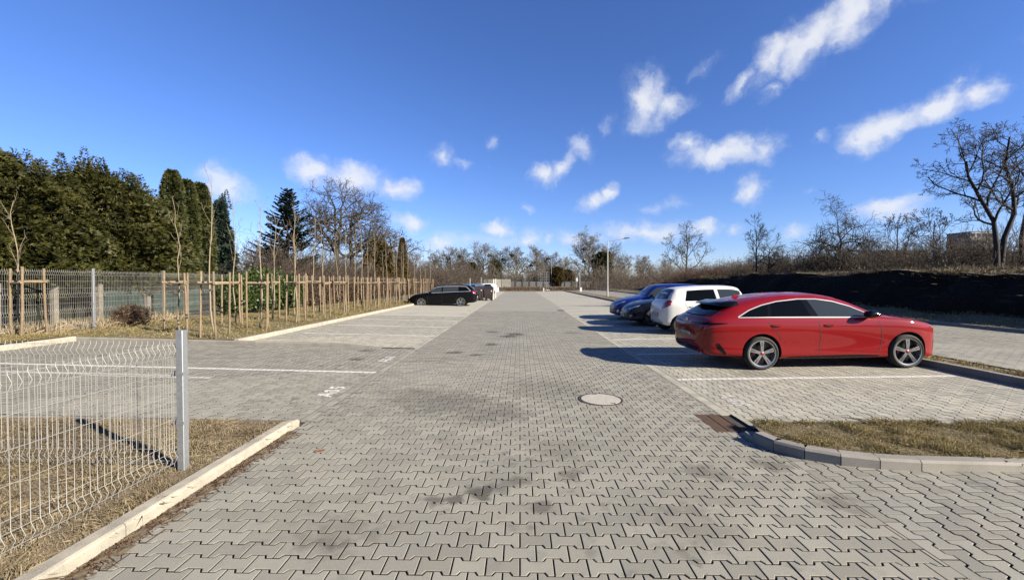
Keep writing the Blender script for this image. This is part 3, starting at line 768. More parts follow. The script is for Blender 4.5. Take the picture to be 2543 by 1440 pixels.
k_ = np.array([i for i in range(len(P)) if P[i, 1] > np.interp(P[i, 0], [a[0] for a in inner[2:]], [a[1] for a in inner[2:]]) + .02 and P[i, 0] > 2.62])
blades('island_grass', P[k_], .036, .005, 1.4, 'grass_mixed', .6, 5)
P = scat(-12.9, KL - .14, 10.64, 32, 52000, lz); blades('verge_grass', P, .06, .011, 1.3, 'grass_mixed', .6, 2.5)
P = scat(-14, -11.5, 8.5, 10.6, 7000, lambda x, y: lz(x, y) + .07); blades('verge_grass', P, .05, .010, 1.4, 'grass_mixed')
x_ = NR.uniform(0, 1, 22000); y_ = 5 + 40 * NR.uniform(0, 1, 22000) ** 1.6
P = np.stack([KR + .14 + x_ * (strip_edge(y_) - KR - .16), y_, .185 - .07 * x_ ** 2], -1); blades('strip_grass', P, .06, .010, 1.2, 'grass_mixed', .6, 3)
# straw along the back fence and on the bank
P = scat(-13.6, -12.55, 9.5, 15.6, 5200, lambda x, y: lz(x, y)); c = vnoise(P[:, 0], P[:, 1], 1.1, 4) > .42; blades('straw_grass', P[c], .30, .012, .9, 'straw')
Y = NR.uniform(9, 60, 34000); S = NR.uniform(.93, 2.4, 34000) ** 1.0
jj = np.clip(((Y + 8) / (by[1] - by[0])).astype(int), 0, len(by) - 1)
Xb = np.array([np.interp(s, bs, bX[j]) for s, j in zip(S, jj)]); Zb = np.array([np.interp(s, bs, bZ[j]) for s, j in zip(S, jj)])
blades('bank_top_grass', np.stack([Xb, Y, Zb - .02], -1), .20, .018, 1.3, 'bank_dry', .6, .8)
S = NR.uniform(.03, .12, 9000); Y = NR.uniform(9, 40, 9000); jj = np.clip(((Y + 8) / (by[1] - by[0])).astype(int), 0, len(by) - 1)
Xb = np.array([np.interp(s, bs, bX[j]) for s, j in zip(S, jj)]); Zb = np.array([np.interp(s, bs, bZ[j]) for s, j in zip(S, jj)])
blades('road_verge_grass', np.stack([Xb, Y, Zb - .01], -1), .10, .015, 1.5, 'grass_mixed')
S = NR.uniform(.12, 1.0, 7000); Y = NR.uniform(8, 50, 7000); jj = np.clip(((Y + 8) / (by[1] - by[0])).astype(int), 0, len(by) - 1)
Xb = np.array([np.interp(s, bs, bX[j]) for s, j in zip(S, jj)]); Zb = np.array([np.interp(s, bs, bZ[j]) for s, j in zip(S, jj)])
blades('bank_weeds', np.stack([Xb - .02, Y, Zb - .02], -1), .16, .016, 2.0, 'bank_weed', .7, .9)
# litter of soil, straw and twigs along the near kerb
P = np.stack([AL - .02 + np.abs(NR.normal(0, .055, 5000)), NR.uniform(1.5, 4.6, 5000), np.full(5000, .001)], -1)
blades('kerb_litter', P, .012, .008, 3.5, 'beech_dead', .8)
mb = MB()
for i in range(260):
    x = AL - .025 + abs(rnd.gauss(0, .06)); y = rnd.uniform(1.5, 4.6); s = rnd.uniform(.006, .03)
    mb.add([(x - s, y - s * rnd.uniform(1, 3), .0012), (x + s, y - s, .0012), (x + s * .8, y + s * 2, .0012), (x - s, y + s * 2.5, .0012), (x, y, .004 + s * .3)], [(0, 1, 4), (1, 2, 4), (2, 3, 4), (3, 0, 4)])
o = mb.build('kerb_dirt', MAT['soil']); o['kind'] = 'stuff'

# ------------------------------------------------------------------ manhole, drain grate, fallen leaf
mh = empty('manhole_cover', (1.15, 5.98, .0))
mb = MB(); mb.lathe([(.0, .0085), (.272, .0085), (.276, .006), (.276, -.02)], 40); o = mb.build('cover_plate', MAT['cover_concrete'], mh)
mb = MB(); mb.lathe([(.281, -.02), (.281, .0065), (.312, .0065), (.315, -.02)], 40); mb.build('rim', MAT['iron'], mh)
for a in (R(100), R(-60)):
    mb = MB(); mb.box((.26 * math.cos(a), .26 * math.sin(a), .009), (.06, .025, .004)); mb.build('lifting_slot', MAT['iron'], mh)
tag(mh, 'round concrete-filled manhole cover with dark iron rim set in the paved aisle', 'manhole cover')
dg = empty('drain_grate', ((GRATE[0] + GRATE[1]) / 2, (GRATE[2] + GRATE[3]) / 2, 0))
gw, gl = GRATE[1] - GRATE[0], GRATE[3] - GRATE[2]
mb = MB()
for sx in (-1, 1): mb.box((sx * (gw / 2 - .012), 0, -.02), (.022, gl - .004, .042))
for sy in (-1, 1): mb.box((0, sy * (gl / 2 - .012), -.02), (gw - .048, .022, .041))
mb.build('frame', MAT['rust'], dg)
mb = MB(); mb.box((0, 0, -.012), (.02, gl - .05, .024)); mb.build('spine', MAT['rust'], dg)
mb = MB(); mb.box((0, 0, -.014), ((gw - .05 - .02) / 2 - .002, .019, .022)); bar = mb.mesh('grate_bar', MAT['rust'])
for i in range(15):
    for sx in (-1, 1):
        o = bpy.data.objects.new('grate_bar', bar); o.location = (sx * (gw - .03) / 4, -gl / 2 + .045 + i * (gl - .09) / 14, 0); link(o, dg)
mb = MB(); mb.box((0, 0, -.30), (gw - .01, gl - .01, .02)); 
for sx in (-1, 1): mb.box((sx * (gw / 2 - .004), 0, -.17), (.006, gl - .01, .25))
for sy in (-1, 1): mb.box((0, sy * (gl / 2 - .004), -.17), (gw - .02, .006, .25))
mb.build('shaft', MAT['shaft_dark'], dg)
tag(dg, 'rusty rectangular drain grate at the right edge of the aisle beside the curved kerb', 'drain grate')
dg2 = empty('drain_grate', (2.38, 24.6, 0)); mb = MB(); mb.box((0, 0, .004), (.36, .6, .01)); mb.build('grate_plate', MAT['iron'], dg2)
for i in range(5):
    mb = MB(); mb.box((0, -.22 + i * .11, .0105), (.30, .03, .004)); mb.build('slot', MAT['shaft_dark'], dg2)
tag(dg2, 'small dark drain grate far down the right edge of the aisle', 'drain grate')
lf = MB(); Lp = [(-.055, 0, .004), (-.03, .022, .016), (0, .03, .022), (.035, .02, .012), (.06, .002, .006), (.03, -.02, .014), (0, -.028, .02), (-.03, -.02, .012), (0, 0, .008)]
lf.add(Lp, [(i, (i + 1) % 8, 8) for i in range(8)]); o = lf.build('fallen_leaf', MAT['leaf_dead'], loc=(-1.97, 4.08, .001)); o.rotation_euler = (0, 0, .5)
tag(o, 'curled brown dead leaf lying alone on the aisle pavers', 'leaf')

# ------------------------------------------------------------------ wire mesh fences
def panel_mesh(width, height, folds, wire=.0024, vstep=.05, hsteps=(), sides=4, mat='galvanised_wire', fold_d=.028, thin=False):
    """3D welded panel in local x-z plane, origin bottom left; folds = heights of the V bends"""
    prof = [(0, 0)]
    for f in folds: prof += [(f - .05, 0), (f, fold_d), (f + .05, 0)]
    prof.append((height, 0))
    nx = int(width / vstep) + 1
    pts = np.array([[(i * vstep, -d, z) for z, d in prof] for i in range(nx)])
    polys = [(pts, np.full(pts.shape[:2], wire), sides)]
    hz = []
    for f in folds: hz += [(f - .05, 0.0), (f + .05, 0.0)]
    hz += [(h, 0.0) for h in hsteps]
    hp = np.array([[(0, -d + wire * 2, z), (width, -d + wire * 2, z)] for z, d in hz])
    polys.append((hp, np.full(hp.shape[:2], wire * 1.1), sides))
    return tube_mesh('wire_panel', polys, mat)

def tube_mesh(name, groups, mat, caps=False):
    """groups: list of (P (M,N,3), R (M,N), sides)"""
    V, F = [], []; nb = 0
    for P, Rr, S in groups:
        P = np.asarray(P, float); Rr = np.asarray(Rr, float)
        if not len(P): continue
        M, N, _ = P.shape
        T = np.gradient(P, axis=1); T /= np.linalg.norm(T, axis=2, keepdims=True) + 1e-9
        t0 = P[:, -1] - P[:, 0]; t0 /= np.linalg.norm(t0, axis=1, keepdims=True) + 1e-9
        ref = np.where((np.abs(t0[:, 2]) < .85)[:, None], np.array([[0, 0, 1.]]), np.array([[1., 0.15, 0]]))[:, None, :]
        U = np.cross(T, ref); U /= np.linalg.norm(U, axis=2, keepdims=True) + 1e-9; Wv = np.cross(T, U)
        a = np.arange(S) * 2 * np.pi / S
        ring = P[:, :, None, :] + (U[:, :, None, :] * np.cos(a)[None, None, :, None] + Wv[:, :, None, :] * np.sin(a)[None, None, :, None]) * Rr[:, :, None, None]
        V.append(ring.reshape(-1, 3))
        i = (np.arange(M) * N * S)[:, None, None] + (np.arange(N - 1) * S)[None, :, None]
        s = np.arange(S)[None, None, :]; s2 = (np.arange(S) + 1)[None, None, :] % S
        f = np.stack([i + s, i + s2, i + S + s2, i + S + s], -1).reshape(-1, 4) + nb
        F.append(f); nb += M * N * S
    v = np.concatenate(V); f = np.concatenate(F)
    return fast_mesh(name, v, f.ravel(), np.full(len(f), 4), [MAT[mat]] if isinstance(mat, str) else mat, smooth=True)

def fence_post(parent, loc, h, w=.06, d=.04, cap=True, clamps=(), rz=0, mat='galvanised'):
    mb = MB()
    b = .004; prof = [(-w / 2 + b, -d / 2), (w / 2 - b, -d / 2), (w / 2, -d / 2 + b), (w / 2, d / 2 - b), (w / 2 - b, d / 2), (-w / 2 + b, d / 2), (-w / 2, d / 2 - b), (-w / 2, -d / 2 + b)]
    mb.prism(prof, 2, -.1, h)
    p = mb.build('post', MAT[mat], parent, loc=loc); p.rotation_euler = (0, 0, rz)
    if cap:
        m2 = MB(); m2.prism([(x * 1.05, y * 1.07) for x, y in prof], 2, h - .03, h + .008); m2.build('cap', MAT[mat], p)
    for z in clamps:
        m2 = MB()
        m2.box((0, 0, z), (w + .006, d + .006, .028)); m2.box((-w / 2 - .02, .0, z - .006), (.04, .022, .03)); m2.tube((-w / 2 - .03, -.03, z - .006), (-w / 2 - .03, .03, z - .006), .009, n=6)
        m2.build('clamp', MAT['galvanised'], p)
    return p

# near fence: a corner post with one panel running away to the left and one towards us along the kerb
nf = empty('mesh_fence', (-2.895, 3.54, .05))
fence_post(nf, (0, 0, 0), 1.20, .06, .06, True, (.42, .84))
near_panel = panel_mesh(2.5, 1.06, (.075, .985), .0022, .05, (.2, .4, .6, .8), 5)
o = bpy.data.objects.new('wire_panel', near_panel); o.location = (-2.545, .0, .055); link(o, nf)
o = bpy.data.objects.new('wire_panel', near_panel); o.location = (-.04, -2.545, .055); o.rotation_euler = (0, 0, R(90)); link(o, nf)
fence_post(nf, (-2.58, 0, 0), 1.20, .06, .06, True)
tag(nf, 'low galvanised wire mesh fence with corner post on dry grass behind the near kerb', 'fence')

bf = empty('mesh_fence', (-12.78, 0, .26))
ys = [7.42 + 2.475 * i for i in range(0, 19)]
bp_near = panel_mesh(2.46, 1.72, (.12, .55, 1.0, 1.62), .0027, .05, (.33, .78, 1.2, 1.4), 4)
bp_far = panel_mesh(2.46, 1.72, (.12, .55, 1.0, 1.62), .0040, .10, (.33, .78, 1.2, 1.4), 3)
for i, y in enumerate(ys):
    fence_post(bf, (0, y, 0), 1.80, .06, .06, True, (.15, .75, 1.62) if i < 4 else ())
    if i < len(ys) - 1:
        o = bpy.data.objects.new('wire_panel', bp_near if i < 7 else bp_far); o.location = (.0, y + .01, .03); o.rotation_euler = (0, 0, R(90)); link(o, bf)
tag(bf, 'tall galvanised mesh fence running behind the staked saplings in front of the conifers', 'fence')

# old concrete posts with green screening net behind the fence
og = empty('old_net_fence', (-13.45, 13.2, .3))
for i in range(-2, 5):
    y = .0 + i * (1.75 if i > 0 else 1.3)
    mb = MB(); mb.box((0, 0, .62), (.13, .13, 1.34)); mb.box((0, 0, 1.31), (.10, .10, .05)); p = mb.build('concrete_post', MAT['old_concrete'], og, loc=(0, y, 0))
for i in range(3):
    n = 14; mb = MB(); V = [(-.075 + .02 * math.sin(k * 1.9 + i), .12 + i * 1.75 + k * 1.53 / n, z) for z in (.18, .62, 1.08 + .03 * math.sin(i * 2)) for k in range(n + 1)]
    mb.add(V, [(r * (n + 1) + k, r * (n + 1) + k + 1, (r + 1) * (n + 1) + k + 1, (r + 1) * (n + 1) + k) for r in range(2) for k in range(n)])
    mb.build('net_panel', MAT['net_green'], og, smooth=True)
tag(og, 'old concrete posts with dark green screening net behind the tall mesh fence', 'fence')

# ------------------------------------------------------------------ tree growing
def grow(rng, P, Rr, L, n, t0, t1, ang, angv, ratio, npts, jit, up, rr, rmin, tfall=.55, flat=0):
    """children of branches P (M,N,3): returns arrays of the next level"""
    M, N, _ = P.shape
    par = np.repeat(np.arange(M), n)
    t = t0 + (t1 - t0) * ((np.tile(np.arange(n), M) + rng.uniform(0, 1, M * n)) / n)
    f = t * (N - 1); i = np.minimum(f.astype(int), N - 2); u = (f - i)[:, None]
    p = P[par, i] * (1 - u) + P[par, i + 1] * u
    T = P[par, i + 1] - P[par, i]; T /= np.linalg.norm(T, axis=1, keepdims=True) + 1e-9
    r0 = Rr[par, i] * (1 - u[:, 0]) + Rr[par, i + 1] * u[:, 0]
    ref = np.where((np.abs(T[:, 2]) < .9)[:, None], np.array([[0, 0, 1.]]), np.array([[1., 0, 0]]))
    U = np.cross(T, ref); U /= np.linalg.norm(U, axis=1, keepdims=True); Vv = np.cross(T, U)
    ph = np.tile(np.arange(n), M) * 2.4 + np.repeat(rng.uniform(0, 6.28, M), n) + rng.normal(0, .4, M * n)
    a = np.radians(ang + angv * rng.normal(0, 1, M * n))
    d = np.cos(a)[:, None] * T + np.sin(a)[:, None] * (np.cos(ph)[:, None] * U + np.sin(ph)[:, None] * Vv)
    if flat: d[:, 2] *= 1 - flat; d /= np.linalg.norm(d, axis=1, keepdims=True)
    ln = L[par] * ratio * (1 - tfall * t) * rng.uniform(.65, 1.3, M * n)
    step = (ln / (npts - 1))[:, None]
    out = np.empty((M * n, npts, 3)); out[:, 0] = p
    for k in range(1, npts):
        d = d + rng.normal(0, jit, d.shape); d[:, 2] += up; d /= np.linalg.norm(d, axis=1, keepdims=True)
        out[:, k] = out[:, k - 1] + d * step
    r0 = np.maximum(r0 * rr, rmin); r1 = np.maximum(r0 * .35, rmin * .8)
    R2 = r0[:, None] + (r1 - r0)[:, None] * np.linspace(0, 1, npts)[None]
    return out, R2, ln

def bare_tree(seed, h, trunk_frac=.3, spread=42, levels=4, r0=.16, lean=(0, 0), rmin=.01, counts=(7, 5, 5, 4), jit=.16, up=.05, ratio=.62, trunks=None, sides=6, wob=.05, rr=.62):
    """groups for trunk+limbs and for the finer twigs"""
    rng = np.random.default_rng(seed)
    if trunks is None:
        n = 9; z = np.linspace(-.1, h * .75, n); P = np.zeros((1, n, 3)); P[0, :, 2] = z
        P[0, :, 0] = lean[0] * z / h + np.cumsum(rng.normal(0, wob * h * .08, n)); P[0, :, 1] = lean[1] * z / h + np.cumsum(rng.normal(0, wob * h * .08, n))
        P[0, 0, :2] = 0
        Rr = np.linspace(r0, r0 * .28, n)[None]
    else:
        P = np.array(trunks, float); Rr = np.repeat(np.linspace(r0, r0 * .3, P.shape[1])[None], len(P), 0)
    L = np.full(len(P), h * .75)
    wood = [(P, Rr, sides)]; twig = []
    t0 = trunk_frac
    for k in range(levels):
        fine = k >= levels - 2
        P, Rr, L = grow(rng, P, Rr, L, counts[k], t0, .97, spread if k == 0 else spread * 1.05, 10, ratio if k else ratio * 1.05, 6 if k < 2 else 4, jit * (1 if k < 2 else 1.1), up, rr, rmin, .45 if k == 0 else .5)
        (twig if fine else wood).append((P, Rr, 5 if k == 0 else 4 if k == 1 else 3)); t0 = .22
    return wood, twig

def tree_protos(specs, mat_wood, mat_twig):
    out = []
    for kw in specs:
        w, t = bare_tree(**kw); out.append((tube_mesh('trunk', w, mat_wood), tube_mesh('crown', t, mat_twig)))
    return out
def put_tree(name, proto, loc, rz=0, s=1.0, sz=None):
    e = empty(name, loc, rz); e.scale = (sz or s, sz or s, s)
    for me, nm in zip(proto, ('trunk', 'crown')):
        if me is not None: link(bpy.data.objects.new(nm, me), e)
    return e

# ------------------------------------------------------------------ staked saplings
ST = []
def stake_mesh(seed):
    r = np.random.default_rng(seed); n = 7; z = np.linspace(-.15, 1.74, n)
    P = np.stack([np.cumsum(r.normal(0, .005, n)), np.cumsum(r.normal(0, .005, n)), z], -1)[None]; Rr = (.029 * r.uniform(.92, 1.06, n) * np.linspace(1.06, .96, n))[None]
    me = tube_mesh('stake', [(P, Rr, 8)], 'stake_wood')
    bm = bmesh.new(); bm.from_mesh(me); bmesh.ops.holes_fill(bm, edges=bm.edges); bm.to_mesh(me); bm.free(); return me
STK = [stake_mesh(i) for i in range(5)]
mb = MB(); mb.tube((-.5, 0, 0), (.5, 0, 0), .024, .022, 8); RAIL = mb.mesh('rail', MAT['rail_wood'], True)
mb = MB(); mb.lathe([(.036, -.03), (.04, -.02), (.04, .02), (.036, .03)], 10); STRAP = mb.mesh('tree_tie', MAT['strap'])
def sapling_mesh(seed):
    r = np.random.default_rng(seed); n = 12; h = r.uniform(3.7, 4.7); z = np.linspace(-.05, h, n)
    x = np.cumsum(r.normal(0, .035, n)); y = np.cumsum(r.normal(0, .035, n)); x[0] = y[0] = 0
    P = np.stack([x, y, z], -1)[None]; Rr = np.linspace(.025, .005, n)[None]
    L = np.array([h])
    P1, R1, L1 = grow(r, P, Rr, L, 7, .46, .98, 26, 8, .24, 6, .07, .10, .34, .0038, .5)
    P2, R2, L2 = grow(r, P1, R1, L1, 3, .35, .95, 32, 8, .5, 4, .1, .06, .6, .003)
    return (tube_mesh('trunk', [(P, Rr, 7)], 'sapling_bark'), tube_mesh('crown', [(P1, R1, 4), (P2, R2, 3)], 'sapling_bark'))
SAP = [sapling_mesh(40 + i) for i in range(7)]
def staked(x, y, rowname, idx, i, tall=None):
    z = float(lz(np.array([x]), np.array([y]))[0]); a0 = R(200) + rnd.uniform(-.35, .35); rad = .36
    fr = empty('tree_stake_frame', (x, y, z))
    pts = []
    for k in range(3):
        a = a0 + k * 2 * math.pi / 3; px, py = rad * math.cos(a), rad * math.sin(a); pts.append((px, py))
        o = bpy.data.objects.new('stake', STK[rnd.randrange(5)]); o.location = (px, py, rnd.uniform(-.06, .04)); o.rotation_euler = (rnd.uniform(-.025, .025) - py * .06, rnd.uniform(-.025, .025) + px * .06, rnd.uniform(0, 6)); link(o, fr)
    for k in range(3):
        p, q = Vector(pts[k]), Vector(pts[(k + 1) % 3]); d = q - p
        o = bpy.data.objects.new('rail', RAIL); o.location = ((p.x + q.x) / 2, (p.y + q.y) / 2, 1.40 + rnd.uniform(-.03, .03) + .012 * k); o.scale = ((d.length + .1), 1, 1); o.rotation_euler = (0, rnd.uniform(-.03, .03), math.atan2(d.y, d.x)); link(o, fr)
    tag(fr, '%s wooden stake tripod from the near end of %s' % (ORD[idx], rowname), 'tree stakes', 'stake tripods round the young trees')
    s = empty('sapling_tree', (x + rnd.uniform(-.05, .05), y + rnd.uniform(-.05, .05), z), rnd.uniform(0, 6.28)); sc = tall or rnd.uniform(.85, 1.12); s.scale = (1, 1, sc)
    pr = SAP[i % len(SAP)]
    link(bpy.data.objects.new('trunk', pr[0]), s); link(bpy.data.objects.new('crown', pr[1]), s)
    t = bpy.data.objects.new('tree_tie', STRAP); t.location = (0, 0, 1.36 / sc); link(t, s)
    tag(s, 'leafless sapling in the %s stake tripod of %s' % (ORD[idx], rowname), 'sapling', 'young trees in the verge')
FRONT = [(-8.05, 10.95), (-8.08, 12.95), (-8.05, 15.0)] + [(-8.05 + rnd.uniform(-.1, .1), 17.05 + 2.05 * i) for i in range(11)]
BACK = [(-10.15, 12.35), (-9.62, 14.0)] + [(-9.7 + rnd.uniform(-.15, .15), 16.0 + 2.05 * i) for i in range(11)]
for i, (x, y) in enumerate(FRONT): staked(x, y, 'the row beside the kerb', i, i)
for i, (x, y) in enumerate(BACK): staked(x, y, 'the row nearer the fence', i, i + 3)
staked(-12.42, 10.35, 'the verge at the left edge', 0, 5, .8)

# ------------------------------------------------------------------ evergreens
def diamonds(C, D, Wd, ln, wd):
    """leaf quads: centre base C, direction D, width dir Wd"""
    n = len(C); ln = np.broadcast_to(ln, (n,))[:, None]; wd = np.broadcast_to(wd, (n,))[:, None]
    return np.stack([C, C + D * ln * .45 + Wd * wd * .5, C + D * ln, C + D * ln * .45 - Wd * wd * .5], 1).reshape(-1, 3)
def quads_mesh(name, v, mat):
    n = len(v) // 4; return fast_mesh(name, v, np.arange(len(v)), np.full(n, 4), [MAT[mat]])
def unit(a): return a / (np.linalg.norm(a, axis=-1, keepdims=True) + 1e-9)

def thuja(seed, h, rad, n, mat, shape='column', leaf=.17, fan=4, rough=.16, leaders=0, tmin=0):
    """conifer crown of flat sprays over a lumpy body; returns trunk+core mesh and foliage mesh"""
    rng = np.random.default_rng(seed)
    def prof(t):
        if shape == 'column': return np.clip(np.minimum(1, .72 + t * 1.4) * np.sqrt(np.clip(1 - t ** 3.2, 0, 1)), 0, 1)
        if shape == 'cone': return np.clip((1 - t) ** .8 * np.minimum(1, .65 + t * 4), 0, 1)
        return np.clip(np.minimum(1, .85 + t) * (1 - t ** 5) ** .5, 0, 1)
    t = tmin + (1 - tmin) * rng.uniform(0, 1, n) ** .92; a = rng.uniform(0, 2 * np.pi, n)
    bump = 1 + rough * (2 * vnoise(a * 2.2, t * h * 1.3, 1.0, seed) - 1) + rough * .8 * (2 * vnoise(a * 5, t * h * 2.6, 1.0, seed + 9) - 1)
    r = rad * prof(t) * bump * (1 - .22 * rng.uniform(0, 1, n) ** 2) + .04
    C = np.stack([np.cos(a) * r, np.sin(a) * r, t * h + .15], -1)
    out = np.stack([np.cos(a), np.sin(a), np.zeros(n)], -1)
    D = unit(out * rng.uniform(.4, 1.0, (n, 1)) + np.array([0, 0, 1]) * rng.uniform(-.25, .75, (n, 1)) + rng.normal(0, .35, (n, 3)))
    nrm = unit(np.cross(D, rng.normal(0, 1, (n, 3))))
    V = []
    for k in range(fan):
        th = (k - (fan - 1) / 2) * .5
        d = unit(D * math.cos(th) + nrm * math.sin(th)); w = unit(np.cross(d, np.cross(D, nrm)))
        L = leaf * rng.uniform(.6, 1.3, n); V.append(diamonds(C, d, w, L, L * .38))
    for k in range(leaders):
        a0 = rng.uniform(0, 6.28); rr_ = rad * rng.uniform(.0, .62); hh = rng.uniform(.45, 1.15); m = 200
        q = rng.uniform(0, 1, m); ang = rng.uniform(0, 6.28, m); wr_ = (1 - q) * .30 * hh + .03
        z0 = h * .985 - .34 * rr_ ** 2
        C2 = np.stack([np.cos(a0) * rr_ + np.cos(ang) * wr_ * .5, np.sin(a0) * rr_ + np.sin(ang) * wr_ * .5, z0 + q * hh], -1)
        D2 = unit(np.stack([np.cos(ang), np.sin(ang), rng.uniform(.1, 1.2, m)], -1)); L2 = .16 * rng.uniform(.6, 1.2, m) * (1.15 - .6 * q)
        V.append(diamonds(C2, D2, unit(np.cross(D2, rng.normal(0, 1, (m, 3)))), L2, L2 * .35))
    fol = quads_mesh('foliage', np.concatenate(V), mat)
    mb = MB(); ts = np.linspace(0, 1, 14)
    mb.lathe([(max(.02, float(rad * prof(np.array(x)) * .62)), float(x * h * .97 + .1)) for x in ts], 16); mb.tube((0, 0, -.3), (0, 0, .5), .12, .10, 8, 1)
    core = mb.mesh('trunk', [MAT['conifer_core'], MAT['bark_dark']], True)
    return core, fol
def put_conifer(name, pr, loc, rz, sc=(1, 1, 1)):
    e = empty(name, loc, rz); e.scale = sc
    link(bpy.data.objects.new('trunk', pr[0]), e); link(bpy.data.objects.new('crown', pr[1]), e); return e
def lz1(x, y): return float(lz(np.array([x]), np.array([y]))[0])
TH = [thuja(1, 5.4, 1.25, 13000, 'thuja', 'dome', .145, 4, .34, 13, .2), thuja(2, 5.0, 1.2, 13000, 'thuja', 'dome', .145, 4, .34, 12, .2), thuja(3, 5.2, 1.3, 13000, 'thuja', 'dome', .145, 4, .36, 13, .2)]
HED = [(-14.9, 9.2, 0, .98), (-15.2, 10.9, 1, 1.10), (-14.8, 12.1, 2, .90), (-15.0, 13.3, 0, .88), (-14.9, 14.5, 1, 1.06), (-14.8, 15.6, 2, .95), (-15.1, 16.6, 0, .90), (-16.9, 17.6, 1, .9), (-16.8, 11.5, 2, 1.0), (-16.9, 14.2, 1, .95), (-16.6, 16.2, 0, .98)]
for i, (x, y, k, s) in enumerate(HED):
    e = put_conifer('cypress_tree', TH[k], (x, y, lz1(x, y) - .1), i * 1.7, (1.05, 1.05, s * .955))
    tag(e, ('%s olive-green cypress from the left in the tall hedge behind the fence' % ORD[i]) if i < 7 else '%s cypress of the second rank hidden behind the tall hedge' % ORD[i - 7], 'cypress', 'hedge of cypresses')
# feathery leaders on top of the hedge
rng = np.random.default_rng(5)
CO = [thuja(11, 6.1, .47, 5200, 'thuja_dark', 'column', .16, 4, .06), thuja(12, 6.0, .46, 5200, 'thuja_dark', 'column', .16, 4, .06)]
for i, (x, y, k, s) in enumerate([(-15.7, 18.8, 0, 1.03), (-15.55, 19.45, 1, 1.0), (-15.45, 20.15, 0, .99)]):
    e = put_conifer('columnar_thuja', CO[k], (x, y, .2), i * 2.1, (1, 1, s))
    tag(e, '%s of three slim columnar thujas at the right end of the hedge' % ['leftmost', 'middle', 'rightmost'][i], 'thuja', 'columnar thujas')
DK = thuja(15, 5.6, .85, 3800, 'spruce', 'cone', .26, 4, .55, 3)
tag(put_conifer('dark_conifer', DK, (-16.4, 22.8, .2), 0), 'dark narrow conifer with drooping top between hedge and spruce', 'conifer')
BR = thuja(17, 4.9, 1.35, 7000, 'thuja_brown', 'dome', .22, 4, .12); BR2 = thuja(18, 5.0, .8, 4500, 'thuja_brown', 'cone', .2, 4, .1)
tag(put_conifer('broad_thuja', BR, (-14.6, 43, .2), 0, (1.05, 1.05, 1.12)), 'broad rusty-green thuja behind the stakes left of the black estate car', 'thuja')
tag(put_conifer('pointed_thuja', BR2, (-12.6, 45, .2), 0, (1.05, 1.05, 1.18)), 'pointed rusty-green thuja just above the black estate car', 'thuja')

def spruce(seed, h, rad):
    rng = np.random.default_rng(seed); V = []
    P0 = np.array([[[0, 0, -.2], [0, 0, h * .5], [0, 0, h]]]); tr = [(P0, np.array([[.16, .09, .015]]), 7)]
    z = .5
    br = []
    while z < h - .15:
        t = z / h; n = int(rng.integers(6, 10)); ln = rad * (1 - t) ** .85 * (1.0 if t > .12 else .8) + .12
        for k in range(n):
            a = rng.uniform(0, 6.28); L = ln * rng.uniform(.65, 1.18); m = 6; q = np.linspace(0, 1, m)
            droop = -.22 * (1 - t) + .1 * t
            br.append(np.stack([np.cos(a) * L * q, np.sin(a) * L * q, z + L * (droop * q + .30 * q ** 2.2)], -1))
        z += (.16 + .10 * (1 - t)) * h / 8
    B = np.array(br); tr.append((B, np.linspace(.025, .006, 6)[None].repeat(len(B), 0), 3))
    # side twigs with needles
    for P in B:
        L = np.linalg.norm(P[-1] - P[0]); n = max(8, int(L * 44))
        u = rng.uniform(.12, 1, n); f = u * 5; i = np.minimum(f.astype(int), 4); w = (f - i)[:, None]
        C = P[i] * (1 - w) + P[i + 1] * w; T = unit(P[i + 1] - P[i]); S = unit(np.cross(T, [0, 0, 1.])) * rng.choice([-1, 1], n)[:, None]
        D = unit(T * .8 + S * rng.uniform(.3, 1.0, (n, 1)) + np.array([0, 0, 1]) * rng.normal(-.08, .22, (n, 1)))
        ll = (.10 + .30 * L * (1 - u) * .55 + .06) * rng.uniform(.7, 1.2, n)
        V.append(diamonds(C, D, unit(np.cross(D, rng.normal(0, 1, (n, 3)))), ll, .085))
        V.append(diamonds(C, D, unit(np.cross(D, [0.1, 0, 1.])), ll, .11))
    return tube_mesh('trunk', tr, 'bark_dark'), quads_mesh('crown', np.concatenate(V), 'spruce')
SPR = spruce(3, 8.3, 3.3)
tag(put_conifer('spruce_tree', SPR, (-16.8, 30.2, .2), .4), 'tall dark blue-green spruce with pointed top left of the big bare trees', 'spruce')

# laurel and dead-leaf hedges on the fence line
def leaf_mass(name, boxes, n, leaf, mat, seed, wr=.55):
    rng = np.random.default_rng(seed); C = []
    vol = [(b[3] * b[4] * b[5]) ** .7 for b in boxes]; tot = sum(vol)
    for (cx, cy, cz, rx, ry, rz), v in zip(boxes, vol):
        m = int(n * v / tot); d = unit(rng.normal(0, 1, (m, 3))) * (rng.uniform(.45, 1, (m, 1)) ** .5)
        d *= 1 + .18 * (2 * vnoise(d[:, 0] * 3 + cx, d[:, 2] * 3 + d[:, 1] * 2, 1.2, seed)[:, None] - 1)
        C.append(d * [rx, ry, rz] + [cx, cy, cz])
    C = np.concatenate(C); C[:, 2] = np.maximum(C[:, 2], .02); m = len(C)
    D = unit(rng.normal(0, 1, (m, 3)) + [0.3, -.1, .15]); Wd = unit(np.cross(D, rng.normal(0, 1, (m, 3)))); L = leaf * rng.uniform(.6, 1.4, m)
    return quads_mesh(name, diamonds(C, D, Wd, L, L * wr), mat)
e = empty('laurel_bush', (-12.35, 20.2, .26)); bx = [(.0, -2.2, .85, .55, 1.0, .95), (.05, -.8, 1.05, .6, 1.1, 1.05), (0, .7, .95, .6, 1.0, 1.0), (.1, 2.1, .9, .6, .9, .95), (.25, 1.2, .5, .5, .8, .55)]
link(bpy.data.objects.new('leaves', leaf_mass('leaves', bx, 9000, .13, 'laurel', 3)), e)
mb = MB()
